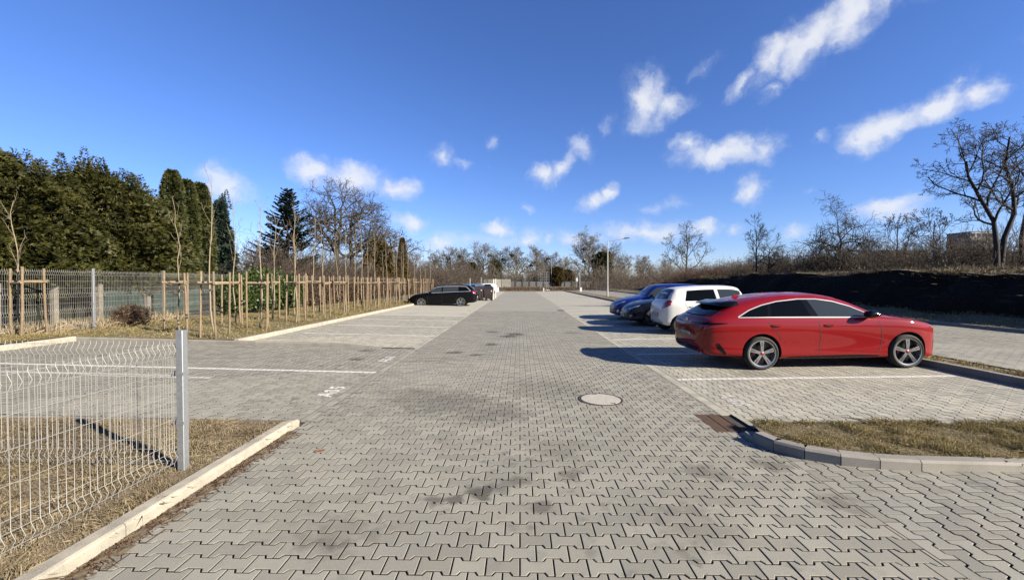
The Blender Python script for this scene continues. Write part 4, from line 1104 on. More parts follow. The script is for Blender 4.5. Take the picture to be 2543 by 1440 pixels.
for b in bx: mb.tube((b[0], b[1], -.2), (b[0], b[1], b[2]), .03, .02, 6)
mb.build('stems', MAT['bark_dark'], e)
tag(e, 'glossy green laurel bush growing through the mesh fence behind the saplings', 'bush')
e = empty('dead_leaf_hedge', (-12.15, 34, .26)); bx = [(rnd.uniform(-.1, .1), -11.5 + i * 1.0, .82, .42, .85, .85 + rnd.uniform(-.06, .08)) for i in range(30)]
link(bpy.data.objects.new('leaves', leaf_mass('leaves', bx, 26000, .11, 'beech_dead', 4, .5)), e)
rng = np.random.default_rng(8); n = 700; Y0 = rng.uniform(-12, 18, n); X0 = rng.normal(0, .18, n)
P = np.stack([np.stack([X0, Y0, np.zeros(n)], -1), np.stack([X0 + rng.normal(0, .1, n), Y0 + rng.normal(0, .15, n), rng.uniform(.7, 1.1, n)], -1), np.stack([X0 + rng.normal(0, .2, n), Y0 + rng.normal(0, .25, n), rng.uniform(1.3, 1.95, n)], -1)], 1)
link(bpy.data.objects.new('stems', tube_mesh('stems', [(P, np.repeat(np.array([[.014, .011, .006]]), n, 0), 3)], 'twig_brown')), e)
tag(e, 'long rust-brown dead-leaf hedge behind the rows of stakes', 'hedge')
# dried-out shrub leaning on the fence
e = empty('withered_shrub', (-12.62, 13.35, .25))
rng = np.random.default_rng(31); n = 260; a = rng.uniform(0, 6.28, n); rr = rng.uniform(.15, .75, n)
P = np.stack([np.zeros((n, 3)), np.stack([np.cos(a) * rr * .55, np.sin(a) * rr * .55, rng.uniform(.2, .62, n)], -1), np.stack([np.cos(a) * rr, np.sin(a) * rr, rng.uniform(.05, .7, n)], -1)], 1)
link(bpy.data.objects.new('stems', tube_mesh('stems', [(P, np.repeat(np.array([[.006, .005, .003]]), n, 0), 3)], 'twig_brown')), e)
link(bpy.data.objects.new('dead_foliage', leaf_mass('dead_foliage', [(0, 0, .34, .52, .5, .34)], 1200, .12, 'beech_dead', 12, .2)), e)
tag(e, 'withered brown shrub slumped at the foot of the mesh fence', 'shrub')

# ------------------------------------------------------------------ bare trees
BIG = tree_protos([dict(seed=21, h=11.5, trunk_frac=.36, spread=50, r0=.26, rmin=.014, counts=(8, 7, 6, 6), jit=.24, up=.03, ratio=.68, rr=.78),
                   dict(seed=22, h=11.0, trunk_frac=.34, spread=54, r0=.28, rmin=.014, counts=(9, 7, 6, 6), jit=.25, up=.03, ratio=.68, rr=.78)], 'bark_grey', 'bark_grey')
for i, (x, y, k, rz, s, lab) in enumerate([(-17.6, 40, 0, .5, .98, 'spreading bare tree just right of the dark spruce'), (-16.9, 42.5, 1, 2.1, 1.0, 'broad bare tree with twisting limbs between spruce and black car'),
                                           (-15.6, 50, 1, 4.0, .78, 'lower bare tree leaning out above the two rusty thujas')]):
    tag(put_tree('bare_tree', BIG[k], (x, y, .2), rz, s, s * 1.15), lab, 'tree', 'large bare trees on the left')
# right-hand locust trees on top of the bank
def trunk_pts(*p):
    p = np.array(p, float); t = np.linspace(0, 1, len(p)); q = np.linspace(0, 1, 11)
    return np.stack([np.interp(q, t, p[:, k]) for k in range(3)], -1)
LOC_A = bare_tree(seed=31, h=7.4, trunk_frac=.30, spread=48, r0=.15, rmin=.009, counts=(9, 6, 6, 6), jit=.2, up=.03, ratio=.58, rr=.6,
                  trunks=[trunk_pts((0, 0, -.3), (-.05, 0, 1.3), (-.12, .1, 2.6), (-.9, .1, 3.9), (-1.4, .2, 5.0), (-1.5, .2, 5.8)), trunk_pts((.25, .1, -.3), (.45, .1, 1.7), (.95, .1, 3.0), (.85, .1, 4.3), (.3, 0, 5.5), (.5, 0, 7.0))])
LOC_B = bare_tree(seed=33, h=7.2, trunk_frac=.30, spread=46, r0=.13, rmin=.009, counts=(9, 6, 6, 6), jit=.2, up=.03, ratio=.58, rr=.6,
                  trunks=[trunk_pts((0, 0, -.3), (-.1, 0, 1.5), (.15, 0, 3.0), (.2, 0, 4.6), (.4, 0, 6.0), (.3, 0, 7.2))])
LOC = [(tube_mesh('trunk', w, 'bark_dark'), tube_mesh('crown', t, 'bark_dark')) for w, t in (LOC_A, LOC_B)]
tag(put_tree('locust_tree', LOC[0], (22.3, 20.1, bank_z(22.3, 20.1)), 0, .88), 'tall bare locust with two twisting dark trunks on the bank at the right', 'tree', 'bare locust trees on the bank')
tag(put_tree('locust_tree', LOC[1], (25.2, 21.6, bank_z(25.2, 21.6) + .2), 0, .88), 'tall bare locust with one dark trunk at the right picture edge', 'tree', 'bare locust trees on the bank')
MID = tree_protos([dict(seed=41, h=4.6, trunk_frac=.16, spread=62, r0=.13, rmin=.009, counts=(9, 7, 6, 4), jit=.26, up=.0, ratio=.82, wob=.2, rr=.75),
                   dict(seed=42, h=5.0, trunk_frac=.18, spread=30, r0=.08, rmin=.009, counts=(8, 5, 5, 4), jit=.14, up=.07, ratio=.62),
                   dict(seed=43, h=10.5, trunk_frac=.22, spread=40, r0=.22, rmin=.018, counts=(9, 6, 6, 5), jit=.16, up=.05, ratio=.62),
                   dict(seed=44, h=4.2, trunk_frac=.15, spread=34, r0=.06, rmin=.010, counts=(8, 6, 5, 4), jit=.18, up=.05, ratio=.62)], 'bark_dark', 'bark_dark')
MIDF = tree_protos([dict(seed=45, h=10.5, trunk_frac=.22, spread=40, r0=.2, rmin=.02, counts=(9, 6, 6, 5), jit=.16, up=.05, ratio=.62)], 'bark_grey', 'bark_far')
for x, y, k, rz, s, lab in [(22.9, 30.5, 0, .3, .95, 'low wide-spreading bare fruit tree on the bank above the red car'), (20.3, 36.5, 1, 1.0, 1.0, 'upright bare tree with fine twigs on the bank above the white car'),
                            (21.0, 36.0, 0, 2.4, .66, 'small crooked bare tree leaning right on the bank above the white car'),
                            (26.4, 30, 3, .7, 1.0, 'slim bare tree on the bank left of the locusts'), (29.0, 30, 3, 2.5, 1.08, 'bushy bare tree in front of the grey block on the bank')]:
    tag(put_tree('bare_tree', MID[k], (x, y, bank_z(x, y)), rz, s), lab, 'tree', 'bare trees along the bank')
tag(put_tree('bare_tree', MIDF[0], (29.0, 74, .8), 1.2, 1.05), 'large rounded bare tree standing behind the bank over the blue car', 'tree')
tag(put_tree('bare_tree', MIDF[0], (24.5, 84, .3), 3.2, .62), 'smaller grey bare tree left of the large rounded one', 'tree')

# far row of tall trees with mistletoe
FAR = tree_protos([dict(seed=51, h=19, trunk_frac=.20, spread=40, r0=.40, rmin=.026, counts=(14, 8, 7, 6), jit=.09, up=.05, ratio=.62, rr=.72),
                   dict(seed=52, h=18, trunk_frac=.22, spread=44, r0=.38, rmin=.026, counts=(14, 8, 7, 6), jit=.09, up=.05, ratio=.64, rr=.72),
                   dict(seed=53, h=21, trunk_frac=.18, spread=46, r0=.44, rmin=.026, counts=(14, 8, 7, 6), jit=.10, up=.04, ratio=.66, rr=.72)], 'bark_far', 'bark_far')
MIS = leaf_mass('mistletoe', [(0, 0, 0, .8, .8, .75)], 260, .55, 'mistletoe', 6, .3)
FT = [(-28.5, 172, 0, .85, 3), (-22.5, 168, 1, .84, 3), (-15.0, 170, 0, .93, 1), (-8.0, 168, 1, .86, 3), (-1.2, 166, 1, .86, 1), (6.6, 168, 0, .84, 2), (12.6, 175, 1, .78, 1), (27.0, 165, 2, 1.02, 6), (34.8, 168, 1, .95, 5),
      (44, 178, 1, .72, 0), (-37, 180, 1, .8, 0), (-46, 184, 0, .76, 1), (54, 186, 0, .7, 0), (66, 190, 1, .68, 0), (40, 185, 0, .66, 0), (19.0, 185, 1, .7, 0)]
order = sorted(range(len(FT)), key=lambda i: FT[i][0] / FT[i][1]); rank = {i: r for r, i in enumerate(order)}
rng = np.random.default_rng(61)
for i, (x, y, k, s, nm) in enumerate(FT):
    e = put_tree('tall_bare_tree', FAR[k], (x, y, -.1), rng.uniform(0, 6), s)
    for m in range(nm):
        o = bpy.data.objects.new('mistletoe', MIS); hh = rng.uniform(.5, .82) * 18; o.location = (rng.uniform(-3, 3), rng.uniform(-2, 2), hh); q = rng.uniform(.8, 1.35); o.scale = (q, q, q); link(o, e)
    tag(e, '%s from the left of the tall bare trees beyond the far fence' % ORD[rank[i]], 'tree', 'tall bare trees beyond the far fence')
# ivy-clad and evergreen clumps in that line
IV = thuja(71, 9.5, 2.2, 2600, 'thuja_dark', 'column', .75, 3, .3)
for x, y, s, lab in [(-18.6, 165, .95, 'ivy-clad dark green trunk in the far tree line left of centre'), (-9.6, 164, 1.05, 'ivy-clad dark trunk in the far tree line beside the white posts'), (31.5, 163, 1.35, 'tall ivy-clad dark tree just left of the lamp post'),
                     (-14.6, 158, .52, 'low dark evergreen clump behind the white posts')]:
    tag(put_conifer('ivy_tree', IV, (x, y, -.2), x, (s * (1.0 if s > .7 else 1.9), s * (1 if s > .7 else 1.9), s)), lab, 'evergreen')

for x, y, sc, lab in [(13.2, 152, (2.0, 2.0, 1.45), 'broad olive-brown evergreen behind the steel sign frame'), (17.6, 156, (1.7, 1.7, 1.25), 'smaller olive-brown evergreen right of the sign frame')]:
    tag(put_conifer('far_evergreen', BR, (x, y, -.2), x, sc), lab, 'evergreen')
# thickets that read as one mass
def thicket(name, pts, hts, n, mat, seed, wid=.5, r=.012, leafy=None):
    rng = np.random.default_rng(seed); m = len(pts); k = rng.integers(0, m, n)
    B = np.array(pts)[k] + np.c_[rng.normal(0, wid, (n, 2)), np.zeros(n)]; H = np.array(hts)[k] * rng.uniform(.45, 1.12, n)
    D = unit(np.c_[rng.normal(0, .32, (n, 2)), np.ones(n)])
    P = np.empty((n, 5, 3)); P[:, 0] = B
    for j in range(1, 5):
        D = unit(D + rng.normal(0, .14, (n, 3))); P[:, j] = P[:, j - 1] + D * (H / 4)[:, None]
    Rr = np.repeat(np.linspace(r, r * .4, 5)[None], n, 0)
    P2, R2, _ = grow(rng, P, Rr, H, 5, .25, 1, 38, 12, .42, 4, .16, .04, .7, r * .45)
    P3, R3, _ = grow(rng, P2, R2, H * 0 + 0 if False else np.repeat(H, 5) * .42, 3, .2, 1, 38, 12, .5, 3, .16, .03, .8, r * .4)
    o = bpy.data.objects.new(name, tube_mesh(name, [(P, Rr, 4), (P2, R2, 3), (P3, R3, 3)], mat)); link(o); o['kind'] = 'stuff'; return o
rng = np.random.default_rng(77)
def pts_l(n, x0, x1, y0, y1, z): return [(rng.uniform(x0, x1), rng.uniform(y0, y1), z) for _ in range(n)]
p = pts_l(150, -22, -14.2, 22, 62, .2); thicket('undergrowth', p, rng.uniform(2.4, 4.6, 150), 2600, 'twig_brown', 81, .8, .02)
p = pts_l(60, -24, -8, 60, 100, .1); thicket('undergrowth', p, rng.uniform(3, 5.5, 60), 900, 'twig_brown', 82, 1.2, .03)
p = pts_l(40, -13.8, -13.1, 22, 60, .2); thicket('undergrowth', p, rng.uniform(1.4, 2.6, 40), 500, 'twig_red', 83, .4, .014)
pb = [(x, y, bank_z(x, y) - .05) for x, y in [(rng.uniform(20.6, 27), rng.uniform(19, 62)) for _ in range(150)]]
thicket('bank_thicket', pb, rng.uniform(1.0, 2.2, 150), 2600, 'twig_brown', 84, .7, .015)
pb = [(x, y, bank_z(min(x, 40), y) - .05) for x, y in [(rng.uniform(25, 36), rng.uniform(24, 60)) for _ in range(110)]]
thicket('bank_thicket', pb, rng.uniform(1.5, 2.5, 110), 1100, 'twig_brown', 85, 1.0, .02)
pb = [(x, y, bank_z(x, y) - .05) for x, y in [(rng.uniform(19.3, 22), rng.uniform(44, 66)) for _ in range(60)]]
thicket('bank_thicket', pb, rng.uniform(.9, 2.2, 60), 500, 'twig_red', 86, .6, .014)
p = [(rng.uniform(-45, 90), rng.uniform(152, 175), -.1) for _ in range(300)]; thicket('far_wood', p, rng.uniform(4, 10, 300), 2600, 'bark_far', 87, 1.5, .05)
p = [(rng.uniform(-30, 40), rng.uniform(LOT_END + 4, 100), 0) for _ in range(200)]; thicket('end_scrub', p, rng.uniform(.5, 1.0, 200), 900, 'twig_brown', 88, 1.0, .012)
p = [(rng.uniform(14, 34), rng.uniform(68, 110), .0) for _ in range(120)]; thicket('corner_scrub', p, rng.uniform(1.5, 4.0, 120), 900, 'twig_brown', 89, 1.2, .022)
P = scat(-36, 50, LOT_END + 2, 110, 14000, lambda x, y: np.full_like(x, .0)); blades('end_grass', P, .45, .06, .9, 'beech_dead')

# ------------------------------------------------------------------ vehicles
def pchip(pts):
    x = np.array([p[0] for p in pts], float); y = np.array([p[1] for p in pts], float); h = np.diff(x); dl = np.diff(y) / h
    d = np.zeros_like(y); d[0] = dl[0]; d[-1] = dl[-1]
    for i in range(1, len(x) - 1):
        if dl[i - 1] * dl[i] > 0:
            w1, w2 = 2 * h[i] + h[i - 1], h[i] + 2 * h[i - 1]; d[i] = (w1 + w2) / (w1 / dl[i - 1] + w2 / dl[i])
    def f(q):
        q = np.clip(np.asarray(q, float), x[0], x[-1]); i = np.clip(np.searchsorted(x, q) - 1, 0, len(x) - 2); t = (q - x[i]) / h[i]
        return (2 * t**3 - 3 * t**2 + 1) * y[i] + (t**3 - 2 * t**2 + t) * h[i] * d[i] + (-2 * t**3 + 3 * t**2) * y[i + 1] + (t**3 - t**2) * h[i] * d[i + 1]
    return f

class Car:
    """body lofted along x (0 = tail, L = nose); y lateral, near side is y < 0; z up from the ground"""
    def __init__(s, name, L, top, bot, plan, belt, roofw, crown=.055, wheels=((.8, .31), (3.4, .31)), wr=.31, paint='paint_red', tumble=None):
        s.name, s.L, s.wheels, s.paint = name, L, wheels, paint
        s.top, s.bot, s.plan, s.belt, s.roofw = map(pchip, (top, bot, plan, belt, roofw)); s.crown = crown
        s.root = empty(name)
        s.xs = L * (.5 - .5 * np.cos(np.pi * np.linspace(0, 1, 121)))
        s.sec = [s.section(x) for x in s.xs]
        # lookup table half-width(x, z)
        s.zt = np.linspace(.05, max(p[1] for p in top) + .02, 260); s.hw = np.full((len(s.xs), len(s.zt)), -1.0)
        for i, q in enumerate(s.sec):
            m = q[len(q) // 8:]; zz = np.maximum.accumulate(m[:, 1]); ok = (s.zt >= q[0, 1]) & (s.zt <= q[-1, 1])
            s.hw[i, ok] = np.interp(s.zt[ok], zz, m[:, 0])
        s.body()
    def section(s, x):
        zb, zt, w, zs, wr = float(s.bot(x)), float(s.top(x)), float(s.plan(x)), float(s.belt(x)), float(s.roofw(x))
        zs = min(zs, zt - .012); h = zs - zb; wr = min(wr, w * .965); cr = min(s.crown, (zt - zs) * .6)
        p = [(0, zb), (w * .80, zb), (w * .925, zb + .03 * h), (w * .975, zb + .11 * h), (w * .966, zb + .32 * h), (w * .992, zb + .60 * h), (w * 1.0, zb + .80 * h), (w * .985, zb + .92 * h), (w * .958, zs),
             (wr + (w * .958 - wr) * .45, zs + (zt - cr - zs) * .60), (wr, zt - cr), (wr * .62, zt - cr * .22), (0, zt)]
        p = np.array(p)
        for _ in range(2):
            q = [p[0]]
            for i in range(len(p) - 1): q += [p[i] * .75 + p[i + 1] * .25, p[i] * .25 + p[i + 1] * .75]
            q.append(p[-1]); p = np.array(q)
        return p
    def body(s):
        K = len(s.sec[0]); ring = []
        for x, q in zip(s.xs, s.sec):
            r = [(x, -a, b) for a, b in q] + [(x, a, b) for a, b in q[-2:0:-1]]; ring.append(r)
        n = len(ring[0]); V = [p for r in ring for p in r]; F = []
        for i in range(len(ring) - 1):
            for k in range(n): F.append((i * n + k, i * n + (k + 1) % n, (i + 1) * n + (k + 1) % n, (i + 1) * n + k))
        F.append(tuple(range(n - 1, -1, -1))); F.append(tuple((len(ring) - 1) * n + k for k in range(n)))
        me = bpy.data.meshes.new('body'); me.from_pydata(V, [], F); me.materials.append(MAT[s.paint]); me.materials.append(MAT['matt_black'])
        bm = bmesh.new(); bm.from_mesh(me); bmesh.ops.remove_doubles(bm, verts=bm.verts, dist=1e-5); bmesh.ops.recalc_face_normals(bm, faces=bm.faces); bm.to_mesh(me); bm.free()
        o = bpy.data.objects.new('body', me); link(o, s.root)
        cut = MB()
        for wx, rr in s.wheels:
            for sd in (-1, 1):
                n = 40; V = [(wx + (rr + .045) * math.cos(2 * math.pi * k / n), y, rr + .01 + (rr + .045) * math.sin(2 * math.pi * k / n)) for y in (sd * 1.2, sd * .52) for k in range(n)]
                cut.add(V, [(k, (k + 1) % n, n + (k + 1) % n, n + k) for k in range(n)] + [tuple(range(n)), tuple(range(2 * n - 1, n - 1, -1))], 1)
        c = bpy.data.objects.new('cutter', cut.mesh('cutter', [MAT[s.paint], MAT['matt_black']])); COL.objects.link(c)
        md = o.modifiers.new('arches', 'BOOLEAN'); md.operation = 'DIFFERENCE'; md.object = c; md.solver = 'EXACT'
        dgr = bpy.context.evaluated_depsgraph_get(); nm = bpy.data.meshes.new_from_object(o.evaluated_get(dgr))
        o.modifiers.clear(); o.data = nm; bpy.data.objects.remove(c)
        nm.polygons.foreach_set('use_smooth', [True] * len(nm.polygons)); nm.set_sharp_from_angle(angle=R(38)); nm.update()
        s.bodyob = o
    # projections on to the shell
    def side_y(s, x, z):
        i = np.searchsorted(s.xs, x) - 1; i = int(np.clip(i, 0, len(s.xs) - 2)); t = (x - s.xs[i]) / (s.xs[i + 1] - s.xs[i])
        a = np.interp(z, s.zt, s.hw[i]); b = np.interp(z, s.zt, s.hw[i + 1]); a = max(a, 0); b = max(b, 0); return a * (1 - t) + b * t
    def end_x(s, y, z, rear=True):
        col = np.array([np.interp(z, s.zt, s.hw[i]) for i in range(len(s.xs))]); y = abs(y)
        idx = range(len(s.xs)) if rear else range(len(s.xs) - 1, -1, -1); prev = None
        for i in idx:
            if col[i] >= y:
                if prev is None: return s.xs[i]
                c0 = max(col[prev], 0.0) if col[prev] > -.5 else None
                if c0 is None: return s.xs[i]
                t = (y - c0) / max(1e-6, col[i] - c0); return s.xs[prev] + t * (s.xs[i] - s.xs[prev])
            prev = i
        return s.xs[len(s.xs) // 2]
    def grid(s, name, pts, mat, parent=None, thick=None):
        """pts[r][c] -> quad grid object"""
        r, c = len(pts), len(pts[0]); mb = MB(); mb.add([p for row in pts for p in row], [(i * c + j, i * c + j + 1, (i + 1) * c + j + 1, (i + 1) * c + j) for i in range(r - 1) for j in range(c - 1)])
        return mb.build(name, MAT[mat], parent or s.root, True, 60)
    def side(s, name, lo, hi, mat, off=.004, n=16, rows=4, sides=(-1, 1), parent=None):
        """panel between two side-view curves lo/hi [(x,z)...] spanning the same x range; ends may slant"""
        lo = np.array(lo, float); hi = np.array(hi, float); out = []
        def samp(c, u): 
            d = np.r_[0, np.cumsum(np.hypot(*np.diff(c, axis=0).T))]; d /= d[-1]; return np.interp(u, d, c[:, 0]), np.interp(u, d, c[:, 1])
        for sd in sides:
            pts = []
            for v in np.linspace(0, 1, rows):
                row = []
                for u in np.linspace(0, 1, n):
                    a = samp(lo, u); b = samp(hi, u); x = a[0] + (b[0] - a[0]) * v; z = a[1] + (b[1] - a[1]) * v
                    row.append((x, sd * (s.side_y(x, z) + off), z))
                pts.append(row)
            out.append(s.grid(name, pts, mat, parent))
        return out
    def ribbon(s, name, path, w, mat, off=.005, sides=(-1, 1), parent=None):
        """thin strip following a side-view path"""
        P = np.array(path, float); seg = []
        for i in range(len(P) - 1):
            k = max(1, int(np.hypot(*(P[i + 1] - P[i])) / .05)); seg += [P[i] + (P[i + 1] - P[i]) * t / k for t in range(k)]
        seg.append(P[-1]); P = np.array(seg); T = np.gradient(P, axis=0); T /= np.linalg.norm(T, axis=1, keepdims=True); Nn = np.stack([-T[:, 1], T[:, 0]], -1)
        for sd in sides:
            rows = []
            for v in (-.5, .5):
                Q = P + Nn * w * v; rows.append([(q[0], sd * (s.side_y(q[0], q[1]) + off), q[1]) for q in Q])
            s.grid(name, rows, mat, parent)
    def end(s, name, ylo, zlo, yhi, zhi, mat, rear=True, off=.005, n=12, rows=5, mirror=False, parent=None):
        """panel on the tail or nose: bottom edge ylo at heights zlo.. given as [(y,z)] curves"""
        out = []
        lo = np.array(list(zip(ylo, zlo)), float); hi = np.array(list(zip(yhi, zhi)), float)
        for sd in ((1, -1) if mirror else (1,)):
            pts = []
            for v in np.linspace(0, 1, rows):
                row = []
                for u in np.linspace(0, 1, n):
                    t = u * (len(lo) - 1); i = min(int(t), len(lo) - 2); f = t - i
                    a = lo[i] * (1 - f) + lo[i + 1] * f; b = hi[i] * (1 - f) + hi[i + 1] * f; q = a * (1 - v) + b * v
                    x = s.end_x(q[0], q[1], rear); row.append((x + (-off if rear else off), sd * q[0], q[1] + (off * .5)))
                pts.append(row)
            out.append(s.grid(name, pts, mat, parent))
        return out
    def wheel(s, kind):
        for wx, rr in s.wheels:
            for sd in (-1, 1):
                y = sd * (float(s.plan(wx)) - .015)
                w = empty('wheel', (wx, y, rr), 0 if sd < 0 else math.pi, s.root)
                for part in WHEEL[kind](rr):
                    link(bpy.data.objects.new(part.name.split('.')[0], part), w)
    def plate(s, x, y, z, rear, text, tilt=0):
        e = MB(); sg = -1 if rear else 1; e.box((0, 0, 0), (.012, .52, .114)); o = e.build('number_plate', MAT['plate_white'], s.root, loc=(x, y, z)); o.rotation_euler = (0, tilt, 0)
        f = MB(); f.box((-sg * .004, 0, 0), (.012, .55, .14)); f.build('plate_holder', MAT['black_trim'], o)
        tr = glyph_tris(text, .095); V = [(sg * .0075, -sg * -u if False else (u * (-1 if rear else 1)), v) for t in tr for u, v in t]
        me = bpy.data.meshes.new('lettering'); me.from_pydata(V, [], [tuple(range(3 * i, 3 * i + 3)) for i in range(len(tr))]); me.materials.append(MAT['plate_ink']); link(bpy.data.objects.new('lettering', me), o)
        b = MB(); b.box((sg * .0068, .235 * (1 if rear else -1), 0), (.0012, .04, .11)); b.build('blue_band', MAT['paint_blue'], o)
        return o
    def mirror(s, x, z, mat='black_trim', size=1.0):
        for sd in (-1, 1):
            y0 = s.side_y(x, z); rows = []
            prof = [(-.10, .02), (-.095, .055), (-.05, .075), (.02, .07), (.085, .045), (.115, .015)]
            mb = MB(); n = 10; V = []
            for xx, hh in prof:
                for k in range(n):
                    a = 2 * math.pi * k / n; V.append((x + xx * size, sd * (y0 + .14 + .085 * size * math.cos(a)), z + .045 + hh * size * math.sin(a)))
            F = [(i * n + k, i * n + (k + 1) % n, (i + 1) * n + (k + 1) % n, (i + 1) * n + k) for i in range(len(prof) - 1) for k in range(n)] + [tuple(range(n)), tuple(range(len(V) - n, len(V)))]
            mb.add(V, F); mb.box((x + .02, sd * (y0 + .05), z + .005), (.07, .12, .03)); mb.build('wing_mirror', MAT[mat], s.root, True, 50)
    def handle(s, x, z, mat):
        for sd in (-1, 1):
            y = s.side_y(x, z); mb = MB(); V = []; n = 9
            for i in range(n):
                t = i / (n - 1); b = .020 * math.sin(math.pi * t) ** .5 + .006
                for dz, dy in ((-.013, 0), (-.016, b), (.012, b + .004), (.016, 0)): V.append((x - .10 + .2 * t, sd * (y + dy), z + dz))
            F = [(i * 4 + k, i * 4 + (k + 1) % 4, (i + 1) * 4 + (k + 1) % 4, (i + 1) * 4 + k) for i in range(n - 1) for k in range(4)] + [(0, 1, 2, 3), (len(V) - 4, len(V) - 3, len(V) - 2, len(V) - 1)]
            mb.add(V, F); mb.build('door_handle', MAT[mat], s.root, True, 40)
            sc = MB(); V = [(x + .075 * math.cos(a), sd * (s.side_y(x, z) + .0035), z - .008 + .032 * math.sin(a)) for a in np.linspace(0, 2 * math.pi, 16, endpoint=False)]
            sc.add(V, [tuple(range(16))]); sc.build('handle_recess', MAT['seam_dark'], s.root)

def tyre_mesh(rr, w, rim):
    mb = MB(); h = w / 2
    prof = [(rim - .012, -h + .012), (rim + .004, -h + .002), (rim + .02, -h - .004), ((rim + rr) / 2, -h - .008), (rr - .02, -h + .006), (rr - .004, -h + .026), (rr, -h + .045), (rr, h - .045), (rr - .004, h - .026), (rr - .02, h - .006), ((rim + rr) / 2, h), (rim, h - .01)]
    mb.lathe([(r, y + h) for r, y in prof], 44, 'y'); return mb.mesh('tyre', MAT['tyre'], True, 50)
def rim_common(mb, rim, w, mi_dark, mi_bright):
    mb.lathe([(rim - .010, .004), (rim + .006, .0), (rim + .006, .010), (rim - .014, .014), (rim - .020, .05), (rim - .03, w - .02)], 44, 'y', mi_bright)
    mb.lathe([(0, .085), (rim - .018, .085)], 30, 'y', mi_dark)
def spoke(mb, a, r0, r1, w0, w1, y0, y1, t, mi):
    V = []
    for r, w, y in ((r0, w0, y0), ((r0 + r1) / 2, (w0 + w1) / 2 * .93, (y0 + y1) / 2 - .006), (r1, w1, y1)):
        for sx, dy in ((-1, 0), (1, 0), (1, t), (-1, t)):
            u = sx * w / 2; V.append((r * math.cos(a) - u * math.sin(a), y + dy, r * math.sin(a) + u * math.cos(a)))
    mb.add(V, [(i * 4 + k, i * 4 + (k + 1) % 4, (i + 1) * 4 + (k + 1) % 4, (i + 1) * 4 + k) for i in range(2) for k in range(4)] + [(0, 3, 2, 1), (8, 9, 10, 11)], mi)
_wc = {}
def wheel_sport(rr):
    if ('s', rr) in _wc: return _wc['s', rr]
    rim = rr * .775; w = .215; ty = tyre_mesh(rr, w, rim); mb = MB(); rim_common(mb, rim, w, 1, 0)
    for k in range(5):
        a = math.pi / 2 + k * 2 * math.pi / 5
        spoke(mb, a, .035, rim - .012, .050, .076, .012, .012, .03, 0)
        spoke(mb, a, .085, rim - .03, .010, .030, .0105, .0105, .006, 3)
    mb.lathe([(0, .004), (.020, .005), (.027, .010)], 20, 'y', 2); mb.lathe([(.027, .009), (.045, .014), (.05, .03)], 20, 'y', 3)
    for k in range(5):
        a = math.pi / 2 + (k + .5) * 2 * math.pi / 5; mb.tube((.052 * math.cos(a), .012, .052 * math.sin(a)), (.052 * math.cos(a), .04, .052 * math.sin(a)), .010, n=6, mi=1)
    r = mb.mesh('rim', [MAT['rim_silver'], MAT['rim_black'], MAT['badge_red'], MAT['rim_grey']], True, 35)
    d = MB(); d.lathe([(.05, .075), (.15, .075), (.15, .09)], 30, 'y'); dm = d.mesh('brake_disc', MAT['rim_black'])
    cl = MB(); cl.box((-.12, .080, .02), (.05, .02, .10)); cm = cl.mesh('brake_caliper', MAT['badge_red'])
    _wc['s', rr] = [ty, r, dm, cm]; return _wc['s', rr]
def wheel_multi(rr, n=10):
    if ('m', rr) in _wc: return _wc['m', rr]
    rim = rr * .73; w = .205; ty = tyre_mesh(rr, w, rim); mb = MB(); rim_common(mb, rim, w, 1, 0)
    for k in range(n):
        a = k * 2 * math.pi / n + (.10 if k % 2 else -.10); spoke(mb, a, .03, rim - .01, .026, .036, .014, .010, .025, 0)
    mb.lathe([(0, .006), (.04, .008), (.055, .03)], 20, 'y', 0)
    r = mb.mesh('rim', [MAT['rim_silver'], MAT['rim_black']], True, 35); _wc['m', rr] = [ty, r]; return _wc['m', rr]
WHEEL = {'sport': wheel_sport, 'multi': wheel_multi}

pmat('rim_grey', (.12, .12, .125), .4, metal=.5)
